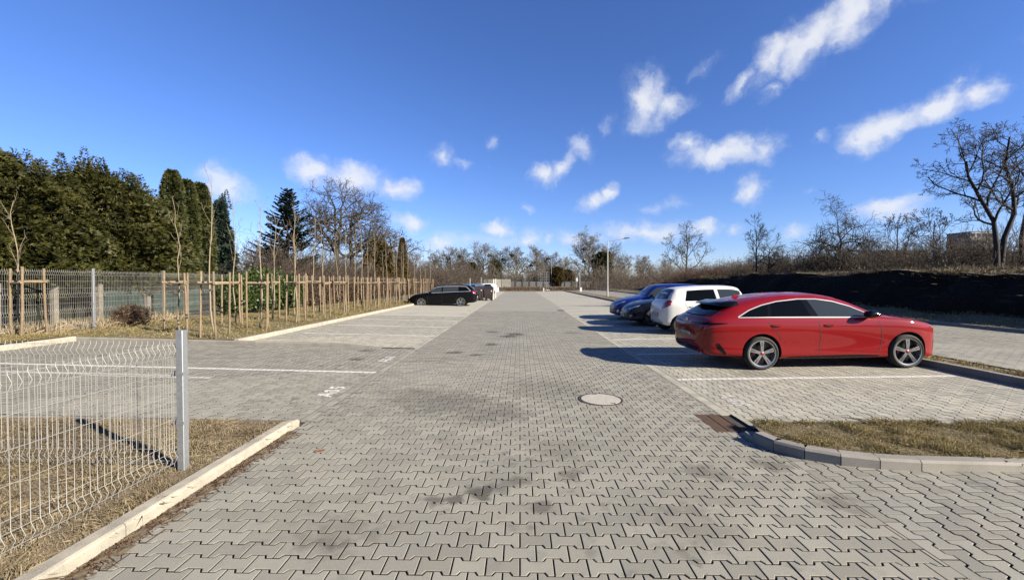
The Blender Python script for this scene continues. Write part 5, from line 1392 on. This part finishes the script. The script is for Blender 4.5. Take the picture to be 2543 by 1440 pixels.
# ---- red shooting-brake estate
def red_car():
    c = Car('red_estate_car', 4.56,
        top=[(0, .66), (.02, .80), (.06, .90), (.11, .965), (.17, 1.0), (.32, 1.075), (.50, 1.17), (.66, 1.245), (.80, 1.285), (1.05, 1.335), (1.4, 1.385), (1.8, 1.415), (2.15, 1.415), (2.5, 1.375), (2.85, 1.27), (3.15, 1.13), (3.42, 1.005), (3.6, .975), (3.9, .93), (4.2, .85), (4.36, .785), (4.46, .72), (4.53, .63), (4.56, .55)],
        bot=[(0, .46), (.05, .33), (.15, .26), (.4, .235), (.7, .215), (1.2, .185), (2.3, .175), (3.3, .175), (3.9, .18), (4.3, .17), (4.46, .175), (4.53, .21), (4.56, .30)],
        plan=[(0, .52), (.02, .62), (.06, .71), (.13, .78), (.25, .835), (.45, .872), (.75, .893), (1.1, .902), (1.7, .896), (2.5, .892), (3.2, .895), (3.7, .905), (3.98, .89), (4.14, .85), (4.28, .775), (4.4, .67), (4.49, .55), (4.54, .44), (4.56, .36)],
        belt=[(0, .60), (.03, .74), (.10, .87), (.25, .94), (.5, .972), (1.0, .985), (2.0, .965), (3.0, .945), (3.5, .925), (4.0, .855), (4.3, .77), (4.46, .66), (4.56, .50)],
        roofw=[(0, .42), (.1, .60), (.3, .66), (.6, .66), (1.0, .65), (1.8, .635), (2.4, .62), (2.9, .635), (3.3, .70), (3.6, .74), (4.1, .72), (4.36, .55), (4.56, .28)],
        wheels=((1.08, .313), (3.73, .313)), paint='paint_red')
    belt = .978
    # glasshouse: one dark band, then trim
    lo = [(.66, .985), (1.2, .983), (2.0, .972), (2.6, .962), (3.16, .955)]
    hi = [(.66, .992), (.90, 1.115), (1.15, 1.20), (1.45, 1.265), (1.85, 1.303), (2.2, 1.298), (2.5, 1.25), (2.8, 1.155), (3.0, 1.06), (3.16, .962)]
    def hz(x): return float(np.interp(x, [p[0] for p in hi], [p[1] for p in hi]))
    def lzz(x): return float(np.interp(x, [p[0] for p in lo], [p[1] for p in lo]))
    def band(x0, x1, x0t=None, x1t=None, n=10):
        x0t = x0 if x0t is None else x0t; x1t = x1 if x1t is None else x1t
        return [(x0 + (x1 - x0) * i / n, lzz(x0 + (x1 - x0) * i / n)) for i in range(n + 1)], [(x0t + (x1t - x0t) * i / n, hz(x0t + (x1t - x0t) * i / n)) for i in range(n + 1)]
    l, h = band(.67, 1.19, .67, 1.27, 24); c.side('side_window', l, h, 'glass_dark', .004)
    l, h = band(1.19, 1.25, 1.27, 1.33); c.side('pillar_trim', l, h, 'black_trim', .005, n=4)
    l, h = band(1.25, 2.00, 1.33, 1.90); c.side('side_window', l, h, 'glass_dark', .004)
    l, h = band(2.00, 2.14, 1.90, 2.02); c.side('pillar_trim', l, h, 'black_trim', .005, n=4)
    l, h = band(2.14, 3.14, 2.02, 3.14, 24); c.side('side_window', l, h, 'glass_tint', .004, n=24)
    c.ribbon('chrome_trim', hi, .016, 'chrome', .008); c.ribbon('chrome_trim', lo, .014, 'chrome', .008)
    c.ribbon('door_seam', [(1.17, .97), (1.19, .90), (1.26, .80), (1.38, .66), (1.43, .55)], .009, 'seam_dark', .003)
    c.ribbon('door_seam', [(2.07, .96), (2.12, .88), (2.15, .6), (2.13, .28)], .009, 'seam_dark', .003)
    c.ribbon('door_seam', [(3.20, .90), (3.25, .75), (3.26, .5), (3.22, .30)], .009, 'seam_dark', .003)
    c.ribbon('bonnet_seam', [(3.42, .93), (3.8, .895), (4.1, .83), (4.26, .775)], .006, 'seam_dark', .003)
    c.ribbon('bumper_seam', [(4.36, .70), (4.25, .62), (4.13, .60)], .005, 'seam_dark', .003)
    c.handle(1.33, .83, 'paint_red'); c.handle(2.30, .82, 'paint_red')
    c.side('sill_strip', [(1.52, .215), (2.0, .205), (2.8, .205), (3.24, .24)], [(1.60, .245), (2.0, .255), (2.8, .268), (3.20, .255)], 'black_trim', .006)
    # tail
    c.end('tail_lamp', [.24, .40, .60, .74, .80], [.835, .832, .835, .845, .862], [.24, .40, .60, .74, .815], [.868, .875, .885, .888, .88], 'lamp_smoked', mirror=True)
    c.side('tail_lamp', [(.14, .846), (.30, .858), (.46, .876)], [(.14, .888), (.30, .889), (.46, .884)], 'lamp_smoked', .006)
    c.end('light_bar', [-.24, 0, .24], [.85, .85, .85], [-.24, 0, .24], [.862, .862, .862], 'black_trim')
    c.end('rear_window', [-.60, -.3, 0, .3, .60], [1.005, 1.0, .998, 1.0, 1.005], [-.55, -.3, 0, .3, .55], [1.185, 1.195, 1.20, 1.195, 1.185], 'glass_dark', rows=10, off=.016)
    mb = MB(); xs = [.46, .60, .86, .84]; P = []
    for y, dx, dz in [(-.66, .20, -.015), (-.60, .06, -.005), (-.3, .0, .008), (0, -.02, .012), (.3, 0, .008), (.60, .06, -.005), (.66, .20, -.015)]:
        P.append([(.40 + dx, y, 1.190 + dz), (.42 + dx, y, 1.222 + dz), (.74, y, 1.273 + dz * .4), (.76, y, 1.19)])
    mb.add([p for r in P for p in r], [(i * 4 + k, i * 4 + (k + 1) % 4, (i + 1) * 4 + (k + 1) % 4, (i + 1) * 4 + k) for i in range(6) for k in range(4)] + [(0, 1, 2, 3), (24, 25, 26, 27)])
    mb.build('spoiler', MAT['black_trim'], c.root, True, 50)
    c.end('diffuser', [-.68, -.3, 0, .3, .68], [.30, .27, .27, .27, .30], [-.70, -.3, 0, .3, .70], [.385, .40, .40, .40, .385], 'black_trim', off=.008)
    c.side('bumper_vent', [(.30, .40), (.40, .30), (.44, .30)], [(.26, .50), (.32, .50), (.44, .32)], 'black_trim', .006, n=6)
    for sd in (-1, 1):
        mb = MB(); V = []
        for xx, k in ((.06, 1), (.055, .80)):
            V += [(xx, sd * (.50 - .12 * k), .315 + .032 * k), (xx, sd * (.50 + .12 * k), .315 + .032 * k), (xx + .02, sd * (.50 + .10 * k), .315 - .032 * k), (xx + .02, sd * (.50 - .10 * k), .315 - .032 * k)]
        mb.add(V, [(0, 1, 5, 4), (1, 2, 6, 5), (2, 3, 7, 6), (3, 0, 4, 7)]); o = mb.build('exhaust_trim', MAT['chrome'], c.root)
    c.ribbon('tailgate_seam', [(.12, .80), (.10, .72), (.09, .62)], .006, 'seam_dark', .003)
    c.plate(.006, 0, .60, True, 'PY 8075S', R(-6))
    mb = MB(); mb.lathe([(0, -.006), (.052, -.004), (.058, 0)], 20, 'y'); o = mb.build('badge', MAT['chrome'], c.root, loc=(.044, 0, .90)); o.rotation_euler = (0, 0, R(-90)); o.scale = (1, 1, .6)
    # nose
    c.end('windscreen', [-.66, -.3, 0, .3, .66], [1.01, 1.03, 1.04, 1.03, 1.01], [-.56, -.3, 0, .3, .56], [1.335, 1.365, 1.372, 1.365, 1.335], 'glass_dark', rear=False, rows=8)
    c.end('headlamp', [.44, .58, .70, .79], [.665, .68, .70, .735], [.42, .58, .70, .81], [.735, .765, .785, .79], 'lamp_clear', rear=False, mirror=True)
    c.end('grille', [-.40, 0, .40], [.60, .59, .60], [-.42, 0, .42], [.68, .69, .68], 'black_trim', rear=False)
    c.end('air_intake', [-.55, 0, .55], [.25, .24, .25], [-.50, 0, .50], [.42, .43, .42], 'black_trim', rear=False)
    c.end('corner_intake', [.60, .66, .72], [.30, .29, .33], [.60, .66, .72], [.46, .48, .50], 'black_trim', rear=False, mirror=True)
    c.plate(4.572, 0, .50, False, 'PY 8075S')
    c.mirror(3.02, .975)
    mb = MB(); mb.add([(.98, -.022, 1.318), (.98, .022, 1.318), (1.14, .02, 1.345), (1.14, -.02, 1.345), (1.03, -.005, 1.395), (1.03, .005, 1.395)], [(0, 1, 5, 4), (1, 2, 5), (2, 3, 4, 5), (3, 0, 4)]); mb.build('roof_fin', MAT['paint_red'], c.root, loc=(-.02, 0, .0))
    c.wheel('sport')
    return c.root

def hatch(name, L, W, H, wb, fo, paint, kind='multi', style='hatch', plate='PO 4H218', rr=.30):
    """ordinary hatchback or estate; fo = front overhang"""
    w = W / 2; xf = L - fo; xr = xf - wb; k = H / 1.46
    if style == 'hatch':
        top = [(0, .62), (.02, .78), (.06, .92), (.12, 1.02), (.20, 1.12), (.34, 1.30), (.46, 1.385), (.62, 1.415), (1.0, 1.445), (1.5, 1.46), (2.0, 1.455), (2.35, 1.42)]
        glass_r = (1.06, 1.36)
    else:
        top = [(0, .60), (.02, .78), (.06, .95), (.12, 1.04), (.22, 1.16), (.38, 1.32), (.52, 1.395), (.8, 1.435), (1.4, 1.465), (2.0, 1.47), (2.5, 1.45), (2.75, 1.40)]
        glass_r = (1.07, 1.36)
    top = [(x, z * k) for x, z in top]
    cow = L - fo - .42 if style != 'mini' else L - fo - .4
    wt = top[-1][0]
    top += [(wt + (cow - wt) * .5, (top[-1][1] + 1.0 * k) / 2 + .045), (cow, 1.0 * k), (cow + .2, .97 * k), (L - .55, .88 * k), (L - .28, .79 * k), (L - .12, .70 * k), (L - .04, .60 * k), (L, .50 * k)]
    bot = [(0, .44), (.05, .32), (.15, .27), (.5, .24), (1.2, .20), (L / 2, .19), (L - 1.2, .19), (L - .3, .19), (L - .08, .21), (L - .03, .24), (L, .33)]
    plan = [(0, .60 * w), (.02, .70 * w), (.06, .80 * w), (.14, .88 * w), (.30, .945 * w), (.6, .985 * w), (1.1, w), (L / 2, w), (L - 1.2, w), (L - .65, .985 * w), (L - .4, .93 * w), (L - .2, .84 * w), (L - .08, .70 * w), (L - .03, .58 * w), (L, .45 * w)]
    belt = [(0, .57 * k), (.03, .73 * k), (.10, .90 * k), (.25, .985 * k), (.6, 1.0 * k), (1.6, .98 * k), (cow - .3, .94 * k), (cow, .925 * k), (L - .55, .82 * k), (L - .2, .67 * k), (L, .46 * k)]
    roofw = [(0, .46 * w), (.1, .62 * w), (.3, .68 * w), (.7, .70 * w), (1.5, .71 * w), (wt, .69 * w), (cow - .4, .72 * w), (cow, .80 * w), (L - .6, .80 * w), (L - .2, .62 * w), (L, .35 * w)]
    c = Car(name, L, top, bot, plan, belt, roofw, .05, ((xr, rr), (xf, rr)), paint=paint)
    tz = lambda x: float(c.top(x)) - .12; bz = lambda x: float(c.belt(x)) + .012
    def win(x0, x1, x0t, x1t, nm='side_window', mat='glass_dark', off=.004):
        n = 8; lo = [(x0 + (x1 - x0) * i / n, bz(x0 + (x1 - x0) * i / n)) for i in range(n + 1)]; hi = [(x0t + (x1t - x0t) * i / n, max(tz(x0t + (x1t - x0t) * i / n), bz(x0t + (x1t - x0t) * i / n) + .004)) for i in range(n + 1)]
        c.side(nm, lo, hi, mat, off); return lo, hi
    bp = xr + wb * .47; x3 = xr + .18
    afr = cow - .12
    if style == 'hatch':
        win(x3 - .06, bp - .06, x3 + .04, bp - .10); win(bp + .04, afr, bp - .0, wt + .35, mat='glass_tint')
        win(bp - .05, bp + .04, bp - .08, bp, 'pillar_trim', 'black_trim' if paint != 'paint_white' else paint, .005)
    else:
        win(.42, x3 - .10, .60, x3 - .10); win(x3 - .04, bp - .05, x3 - .04, bp - .08, mat='glass_tint'); win(bp + .04, afr, bp, wt + .30, mat='glass_tint')
        xx = np.linspace(.42, afr, 24); up = [(.36, bz(.4) + .02)] + [(x, max(min(tz(x) + .012, tz(wt) if x > wt else 9), bz(x) + .012)) for x in xx if x > .58] + [(afr + .05, bz(afr) + .01)]
        c.ribbon('chrome_trim', up, .022, 'chrome', .008); c.ribbon('chrome_trim', [(.36, bz(.4)), (1.5, bz(1.5) - .006), (afr + .05, bz(afr) - .004)], .016, 'chrome', .008)
    c.ribbon('door_seam', [(x3 - .08, .95 * k), (x3 + .05, .7), (xr + .36, .5)], .007, 'seam_dark', .003); c.ribbon('door_seam', [(bp, .95 * k), (bp + .02, .3)], .007, 'seam_dark', .003); c.ribbon('door_seam', [(xf - .48, .9 * k), (xf - .44, .5), (xf - .46, .28)], .009, 'seam_dark', .003)
    c.handle(x3 + .14, .84 * k, paint); c.handle(bp + .18, .82 * k, paint)
    c.end('rear_window', [-.66 * w, 0, .66 * w], [glass_r[0] * k] * 3, [-.58 * w, 0, .58 * w], [(glass_r[1] - .02) * k, glass_r[1] * k, (glass_r[1] - .02) * k], 'glass_dark', rows=8, off=.010)
    c.end('windscreen', [-.76 * w, 0, .76 * w], [1.03 * k, 1.05 * k, 1.03 * k], [-.64 * w, 0, .64 * w], [1.345 * k, 1.385 * k, 1.345 * k], 'glass_tint', rear=False, rows=8)
    c.end('tail_lamp', [.62 * w, .74 * w, .86 * w, .92 * w], [.80 * k, .79 * k, .82 * k, .88 * k], [.64 * w, .74 * w, .84 * w, .90 * w], [.98 * k, 1.03 * k, 1.04 * k, .985 * k], 'lamp_red', mirror=True)
    c.end('headlamp', [.50 * w, .66 * w, .80 * w, .90 * w], [.61 * k, .615 * k, .66 * k, .73 * k], [.50 * w, .66 * w, .80 * w, .91 * w], [.68 * k, .72 * k, .765 * k, .785 * k], 'lamp_clear' if style == 'hatch' else 'lamp_dark', rear=False, mirror=True)
    c.end('headlamp_lens', [.58 * w, .66 * w, .74 * w], [.635 * k, .64 * k, .67 * k], [.58 * w, .66 * w, .74 * w], [.675 * k, .70 * k, .725 * k], 'lamp_dark', rear=False, mirror=True, off=.010)
    c.end('grille', [-.44 * w, 0, .44 * w], [.40 * k, .37 * k, .40 * k], [-.50 * w, 0, .50 * w], [.60 * k, .62 * k, .60 * k], 'black_trim', rear=False)
    c.end('air_intake', [-.62 * w, 0, .62 * w], [.24, .235, .24], [-.60 * w, 0, .60 * w], [.33, .34, .33], 'matt_black', rear=False)
    c.end('fog_lamp', [.70 * w, .75 * w, .80 * w], [.33, .34, .38], [.70 * w, .75 * w, .80 * w], [.41, .43, .45], 'lamp_clear', rear=False, mirror=True)
    c.end('bumper_skirt', [-.72 * w, 0, .72 * w], [.29, .27, .29], [-.72 * w, 0, .72 * w], [.36, .37, .36], 'matt_black', off=.006)
    c.plate(-.012, 0, .585 if style == 'hatch' else .62, True, plate, R(-4)); c.plate(L + .012, 0, .40, False, plate)
    c.mirror(afr - .12, bz(afr) + .0, paint if paint in ('paint_white',) else 'black_trim', .9)
    for a in (0,):
        mb = MB(); mb.tube((.62, 0, float(c.top(.62)) - .01), (.30, 0, float(c.top(.62)) + .26), .006, .003, 6); mb.build('aerial', MAT['black_trim'], c.root)
    mb = MB(); mb.lathe([(0, -.006), (.045, -.004), (.05, 0)], 16, 'y'); o = mb.build('badge', MAT['chrome'], c.root, loc=(c.end_x(0, .93 * k) - .004, 0, .93 * k)); o.rotation_euler = (0, 0, R(-90))
    c.wheel(kind)
    return c.root
def place(root, x, y, rz, slope, label, cat='car', group=None):
    root.location = (x, y, gz(x + .0)); root.rotation_euler = (0, -slope * math.cos(rz), rz)
    tag(root, label, cat, group)

def far_front(X, L): return X
G = 'cars parked in the bays'
r = red_car(); place(r, 3.42, 8.74, 0, .0175, 'shiny red estate car with sloping tail and five-spoke wheels parked nose to the kerb', 'car', G)
r.location.z = gz(3.42) - .002
c = hatch('white_hatchback_car', 3.72, 1.68, 1.50, 2.45, .72, 'paint_white', plate='PO 5N37', rr=.29); place(c, 4.45, 13.85, 0, .0175, 'small white hatchback parked with its tail to the aisle beside the red car', 'car', G)
c = hatch('navy_hatchback_car', 4.34, 1.80, 1.46, 2.65, .88, 'paint_navy', plate='PZ 6UK2', rr=.31); place(c, 4.0 + 4.34, 16.35, math.pi, .0175, 'dark navy hatchback parked with its headlamps to the aisle between white and blue cars', 'car', G)
c.location.z = gz(KR) + .01
c = hatch('blue_hatchback_car', 4.20, 1.78, 1.52, 2.60, .84, 'paint_blue', plate='PO 9EL1', rr=.31); place(c, 4.12 + 4.20, 18.95, math.pi, .0175, 'bright blue hatchback at the far end of the row, nose to the aisle', 'car', G)
c.location.z = gz(KR) + .01
c = hatch('black_estate_car', 4.70, 1.81, 1.50, 2.685, .96, 'paint_black', style='estate', plate='PO 7RK4', rr=.325); place(c, -2.95, 29.25, math.pi, .02, 'black estate car with chrome window trim parked nose to the left kerb', 'car', G)
c.location.z = gz(-2.95) + .002
c = hatch('white_saloon_car', 4.3, 1.78, 1.50, 2.6, .85, 'paint_white', plate='PO 1AC7', rr=.31); place(c, -2.9, 58.5, math.pi, .02, 'far white car showing only its tail behind the white posts', 'car', G)
c = hatch('steel_blue_car', 4.4, 1.78, 1.50, 2.6, .85, 'paint_steel', plate='PO 2HN5', rr=.31); place(c, -3.3, 42.6, math.pi, .02, 'steel blue car mostly hidden behind the black estate and the waste bins', 'car', G)

# ------------------------------------------------------------------ waste containers and white posts
def bin_(name, x, y, w, d, h, mat, lidmat, label, band=False):
    e = empty(name, (x, y, gz(x)))
    mb = MB(); t = .06
    mb.add([(-w/2 + t, -d/2 + t, .18), (w/2 - t, -d/2 + t, .18), (w/2 - t, d/2 - t, .18), (-w/2 + t, d/2 - t, .18), (-w/2, -d/2, h), (w/2, -d/2, h), (w/2, d/2, h), (-w/2, d/2, h)], [(0, 1, 2, 3), (0, 4, 5, 1), (1, 5, 6, 2), (2, 6, 7, 3), (3, 7, 4, 0)])
    mb.box((0, -d/2 + .01, h - .08), (w + .03, .05, .06)); mb.build('tub', MAT[mat], e)
    for k in range(4):
        m = MB(); m.box((-w/2 + w * (k + .5) / 4, -d/2 + .028, .18 + (h - .28) / 2), (.03, .04, h - .34)); m.build('rib', MAT[mat], e)
    m = MB(); n = 9; V = []
    for i in range(n):
        a = math.pi * i / (n - 1); V += [(-w/2 - .02, -d/2 * math.cos(a), h + .01 + .16 * math.sin(a)), (w/2 + .02, -d/2 * math.cos(a), h + .01 + .16 * math.sin(a))]
    m.add(V, [(2*i, 2*i+1, 2*i+3, 2*i+2) for i in range(n - 1)] + [tuple(range(0, 2*n, 2)), tuple(range(1, 2*n, 2))]); m.build('lid', MAT[lidmat], e, True, 40)
    for sx in (-1, 1):
        for sy in (-1, 1):
            m = MB(); m.lathe([(0, -.03), (.09, -.03), (.09, .03), (0, .03)], 14, 'y'); m.build('castor', MAT['tyre'], e, loc=(sx * (w/2 - .14), sy * (d/2 - .14), .09))
    if band: m = MB(); m.box((0, -d/2 - .014, h - .16), (w * .72, .008, .05)); m.build('sticker', MAT['plate_white'], e)
    else: m = MB(); m.lathe([(0, 0), (.06, 0)], 14, 'y'); m.build('sticker', MAT['plate_white'], e, loc=(w * .33, -d/2 - .02, h - .16))
    tag(e, label, 'waste bin', 'waste containers')
bin_('waste_container', -3.72, 37.4, 1.02, .95, 1.08, 'bin_brown', 'bin_brown', 'dark brown wheeled waste container next to the black estate car')
bin_('waste_container', -2.76, 37.4, .78, .8, 1.02, 'bin_brown', 'bin_dark', 'narrower dark waste container beside the white posts, with a pale sticker band')
bin_('waste_container', -3.2, 38.8, 1.3, .9, 1.12, 'bin_dark', 'bin_dark', 'wide black waste container standing behind the two brown ones')
def post(name, x, y, h, w, mat, label, cat, z=None, plate=None, base=None, group=None):
    e = empty(name, (x, y, gz(x) if z is None else z)); mb = MB(); mb.box((0, 0, h / 2 - .1), (w, w, h + .2)); mb.build('post', MAT[mat], e)
    m = MB(); m.box((0, 0, h + .008), (w * 1.15, w * 1.15, .02)); m.build('cap', MAT[mat], e)
    if plate: m = MB(); m.box((0, -w / 2 - .012, plate[2]), (plate[0], .015, plate[1])); m.build('sign_panel', MAT[plate[3]], e)
    if base: m = MB(); m.box((0, 0, .10), (base, base, .22)); m.build('base_block', MAT['old_concrete'], e)
    tag(e, label, cat, group)
post('white_post', -2.48, 39.6, 1.92, .095, 'white_metal', 'thick white post at the aisle edge right of the waste bins', 'post')
post('white_post', -2.47, 43.0, 1.98, .08, 'white_metal', 'thinner white post just behind the thick one by the waste bins', 'post')
post('white_post', -4.60, 38.9, 1.95, .08, 'pole_grey', 'grey post rising behind the tail of the black estate car', 'post')
post('white_post', -4.3, 47, 2.1, .07, 'pole_grey', 'slim grey post between the black estate car and the white posts', 'post')

# ------------------------------------------------------------------ lamp posts
def lamp(x, y, h, z, label, arm=1.7, dirx=1):
    e = empty('street_lamp', (x, y, z))
    mb = MB(); mb.tube((0, 0, -.2), (0, 0, 1.1), .085, .082, 14); mb.tube((0, 0, 1.1), (0, 0, h), .068, .045, 14); mb.build('pole', MAT['pole_grey'], e, True, 40)
    mb = MB(); mb.tube((0, 0, h - .05), (dirx * arm, 0, h + .22), .035, .03, 10); mb.build('arm', MAT['pole_grey'], e, True, 40)
    mb = MB(); M = Matrix.Translation((dirx * (arm + .22), 0, h + .26)) @ Matrix.Rotation(-dirx * .12, 4, 'Y'); mb.box((0, 0, 0), (.55, .22, .07), M=M); mb.box((-dirx * .1, 0, .05), (.3, .16, .05), M=M); mb.build('lantern', MAT['dark_steel'], e)
    mb = MB(); mb.box((0, 0, .02), (.28, .28, .06)); mb.build('base_plate', MAT['galvanised'], e)
    tag(e, label, 'street lamp')
lamp(9.05, 43.6, 5.75, .14, 'tall grey street lamp with one arm on the strip behind the bays')
lamp(11.2, 150, 9, -.1, 'distant thin lamp post near the far fence', 1.4, -1)
post('kerb_bollard', 9.55, 66, .75, .28, 'wall_white', 'small pale concrete block at the far end of the grass strip', 'bollard', .05)
post('boundary_stone', 4.3, 76, .55, .22, 'wall_white', 'small white marker block at the end of the aisle', 'bollard', 0)
post('thin_pole', 9.1, 64, 3.4, .07, 'pole_grey', 'thin grey pole on the grass strip beyond the street lamp', 'pole', .1)
post('rusty_pole', 9.9, 79, 3.6, .09, 'rust', 'rust-brown pole at the end of the car park right of the rack frame', 'pole', 0)
post('road_sign', 29.5, 92, 2.6, .07, 'pole_grey', 'small dark sign on a pole beyond the bank', 'sign', 0, plate=(.9, .7, 2.2, 'paint_navy'))
post('road_sign', 13.5, 100, 2.6, .07, 'pole_grey', 'small white sign on a pole in front of the far fence', 'sign', 0, plate=(.45, .8, 2.2, 'wall_white'))

# ------------------------------------------------------------------ steel rack frame at the end of the aisle
fr = empty('sign_frame', (4.65, 81, 0))
for x in (-.62, .48):
    mb = MB(); mb.box((x, 0, 1.75), (.10, .10, 3.7)); mb.build('upright', MAT['frame_steel'], fr)
for x in (-1.02, -.35, .12, .95):
    mb = MB(); mb.box((x, -.075, 2.55), (.06, .04, 2.1)); mb.build('grid_bar', MAT['frame_steel'], fr)
for z in (1.5, 2.02, 2.55, 3.07, 3.58):
    mb = MB(); mb.box((-.03, -.12, z), (2.1, .04, .06)); mb.build('grid_bar', MAT['frame_steel'], fr)
for x in (-.62, .60):
    mb = MB(); mb.box((x, -.1, .09), (.95 if x > 0 else .7, .9, .22)); mb.build('base_block', MAT['wall_white' if x > 0 else 'fence_post'], fr)
tag(fr, 'empty grey steel sign frame on concrete blocks at the end of the aisle', 'sign frame')

# ------------------------------------------------------------------ far fences
ff = empty('concrete_fence', (0, 150, -.1))
sl = MB(); sl.box((0, 0, .95), (2.34, .08, 1.9)); slm = sl.mesh('panel', MAT['fence_slab'])
ps = MB(); ps.box((0, -.05, 1.02), (.34, .26, 2.04)); psm = ps.mesh('post', MAT['fence_post'])
for i in range(30):
    x = -9 + i * 2.5
    o = bpy.data.objects.new('panel', slm); o.location = (x + 1.25, 0, 0); link(o, ff); o = bpy.data.objects.new('post', psm); o.location = (x, 0, 0); link(o, ff)
tag(ff, 'grey concrete panel fence with dark posts across the far end', 'fence')
pf = empty('pale_fence', (0, 118, -.1))
sl = MB(); sl.box((0, 0, 1.25), (2.42, .1, 2.5)); slm = sl.mesh('panel', MAT['fence_slab_pale'])
ps = MB(); ps.box((0, -.04, 1.3), (.14, .2, 2.6)); psm = ps.mesh('post', MAT['wall_light'])
for i in range(11):
    x = -30 + i * 2.5
    o = bpy.data.objects.new('panel', slm); o.location = (x + 1.25, 0, 0); link(o, pf); o = bpy.data.objects.new('post', psm); o.location = (x, 0, 0); link(o, pf)
tag(pf, 'pale weathered concrete fence behind the black estate car', 'fence')

# ------------------------------------------------------------------ buildings
def block(name, x0, y0, w, d, h, storeys, bays, wall, label, rz=0, roofm='roof_dark', band=None, z=0, parapet=.3, pitched=False, winmat='window_far'):
    e = empty(name, (x0, y0, z), rz); mb = MB(); mb.box((0, 0, h / 2), (w, d, h)); mb.build('wall', MAT[wall], e)
    if pitched:
        mb = MB(); o = .35; r = pitched
        mb.add([(-w/2 - o, -d/2 - o, h + .01), (w/2 + o, -d/2 - o, h + .01), (w/2 + o, d/2 + o, h + .01), (-w/2 - o, d/2 + o, h + .01), (-w/2 - o, 0, h + r), (w/2 + o, 0, h + r)], [(0, 1, 5, 4), (2, 3, 4, 5), (0, 4, 3), (1, 2, 5), (0, 3, 2, 1)]); mb.build('roof', MAT[roofm], e)
    else:
        mb = MB(); mb.box((0, 0, h + parapet / 2), (w + .4, d + .4, parapet)); mb.build('roof', MAT[roofm], e)
    sh = h / storeys
    ww = MB(); cw = w / bays; ww.box((0, 0, 0), (cw * .62, .16, sh * .48)); wm = ww.mesh('window', MAT[winmat]); bd = MB(); bd.box((0, 0, 0), (w + .06, .22, sh * .16)); bm_ = bd.mesh('band', MAT[band]) if band else None
    cd = max(1, int(d / cw)); wd = MB(); wd.box((0, 0, 0), (.16, d / cd * .6, sh * .48)); wdm = wd.mesh('window', MAT[winmat])
    for s in range(storeys):
        for b in range(bays):
            o = bpy.data.objects.new('window', wm); o.location = (-w/2 + cw * (b + .5), -d/2, sh * (s + .55)); link(o, e)
        for b in range(cd):
            o = bpy.data.objects.new('window', wdm); o.location = (-w/2, -d/2 + d / cd * (b + .5), sh * (s + .55)); link(o, e)
        if bm_ is not None:
            o = bpy.data.objects.new('band', bm_); o.location = (0, -d/2 - .02, sh * (s + 1) - sh * .1); link(o, e)
    tag(e, label, 'building'); return e
block('apartment_block', 227.5, 217.8, 11, 11.5, 26.2, 8, 4, 'wall_grey', 'tall grey block with pale bands seen between the bare trees on the right', 0, band='wall_light')
block('low_block', 195, 222, 22, 10, 17.5, 5, 7, 'wall_grey', 'lower dark grey building left of the tall block behind the thicket', 0, band='roof_dark')
block('white_hall', 62, 205, 64, 20, 3.6, 1, 14, 'wall_white', 'long white single-storey hall far behind the street lamp', 0, 'wall_light')
block('green_roof_shed', -5.0, 192, 13, 10, 3.6, 1, 4, 'wall_white', 'small shed with pale green roof behind the far fence', 0, 'roof_green', pitched=1.5)
block('white_house', 11.5, 200, 12, 10, 3.8, 1, 3, 'wall_white', 'small white house with dark pitched roof behind the rack frame', 0, 'roof_dark', pitched=3.2)
block('long_shed', -32, 196, 30, 10, 3.4, 1, 8, 'wall_pale', 'long pale shed behind the pale fence on the left', 0, 'wall_light', pitched=1.2)
block('roof_house', 66, 52, 13, 12, 3.0, 1, 4, 'wall_grey', 'dark low building at the right edge behind the locust trunks', 0, 'roof_dark', z=2.0)
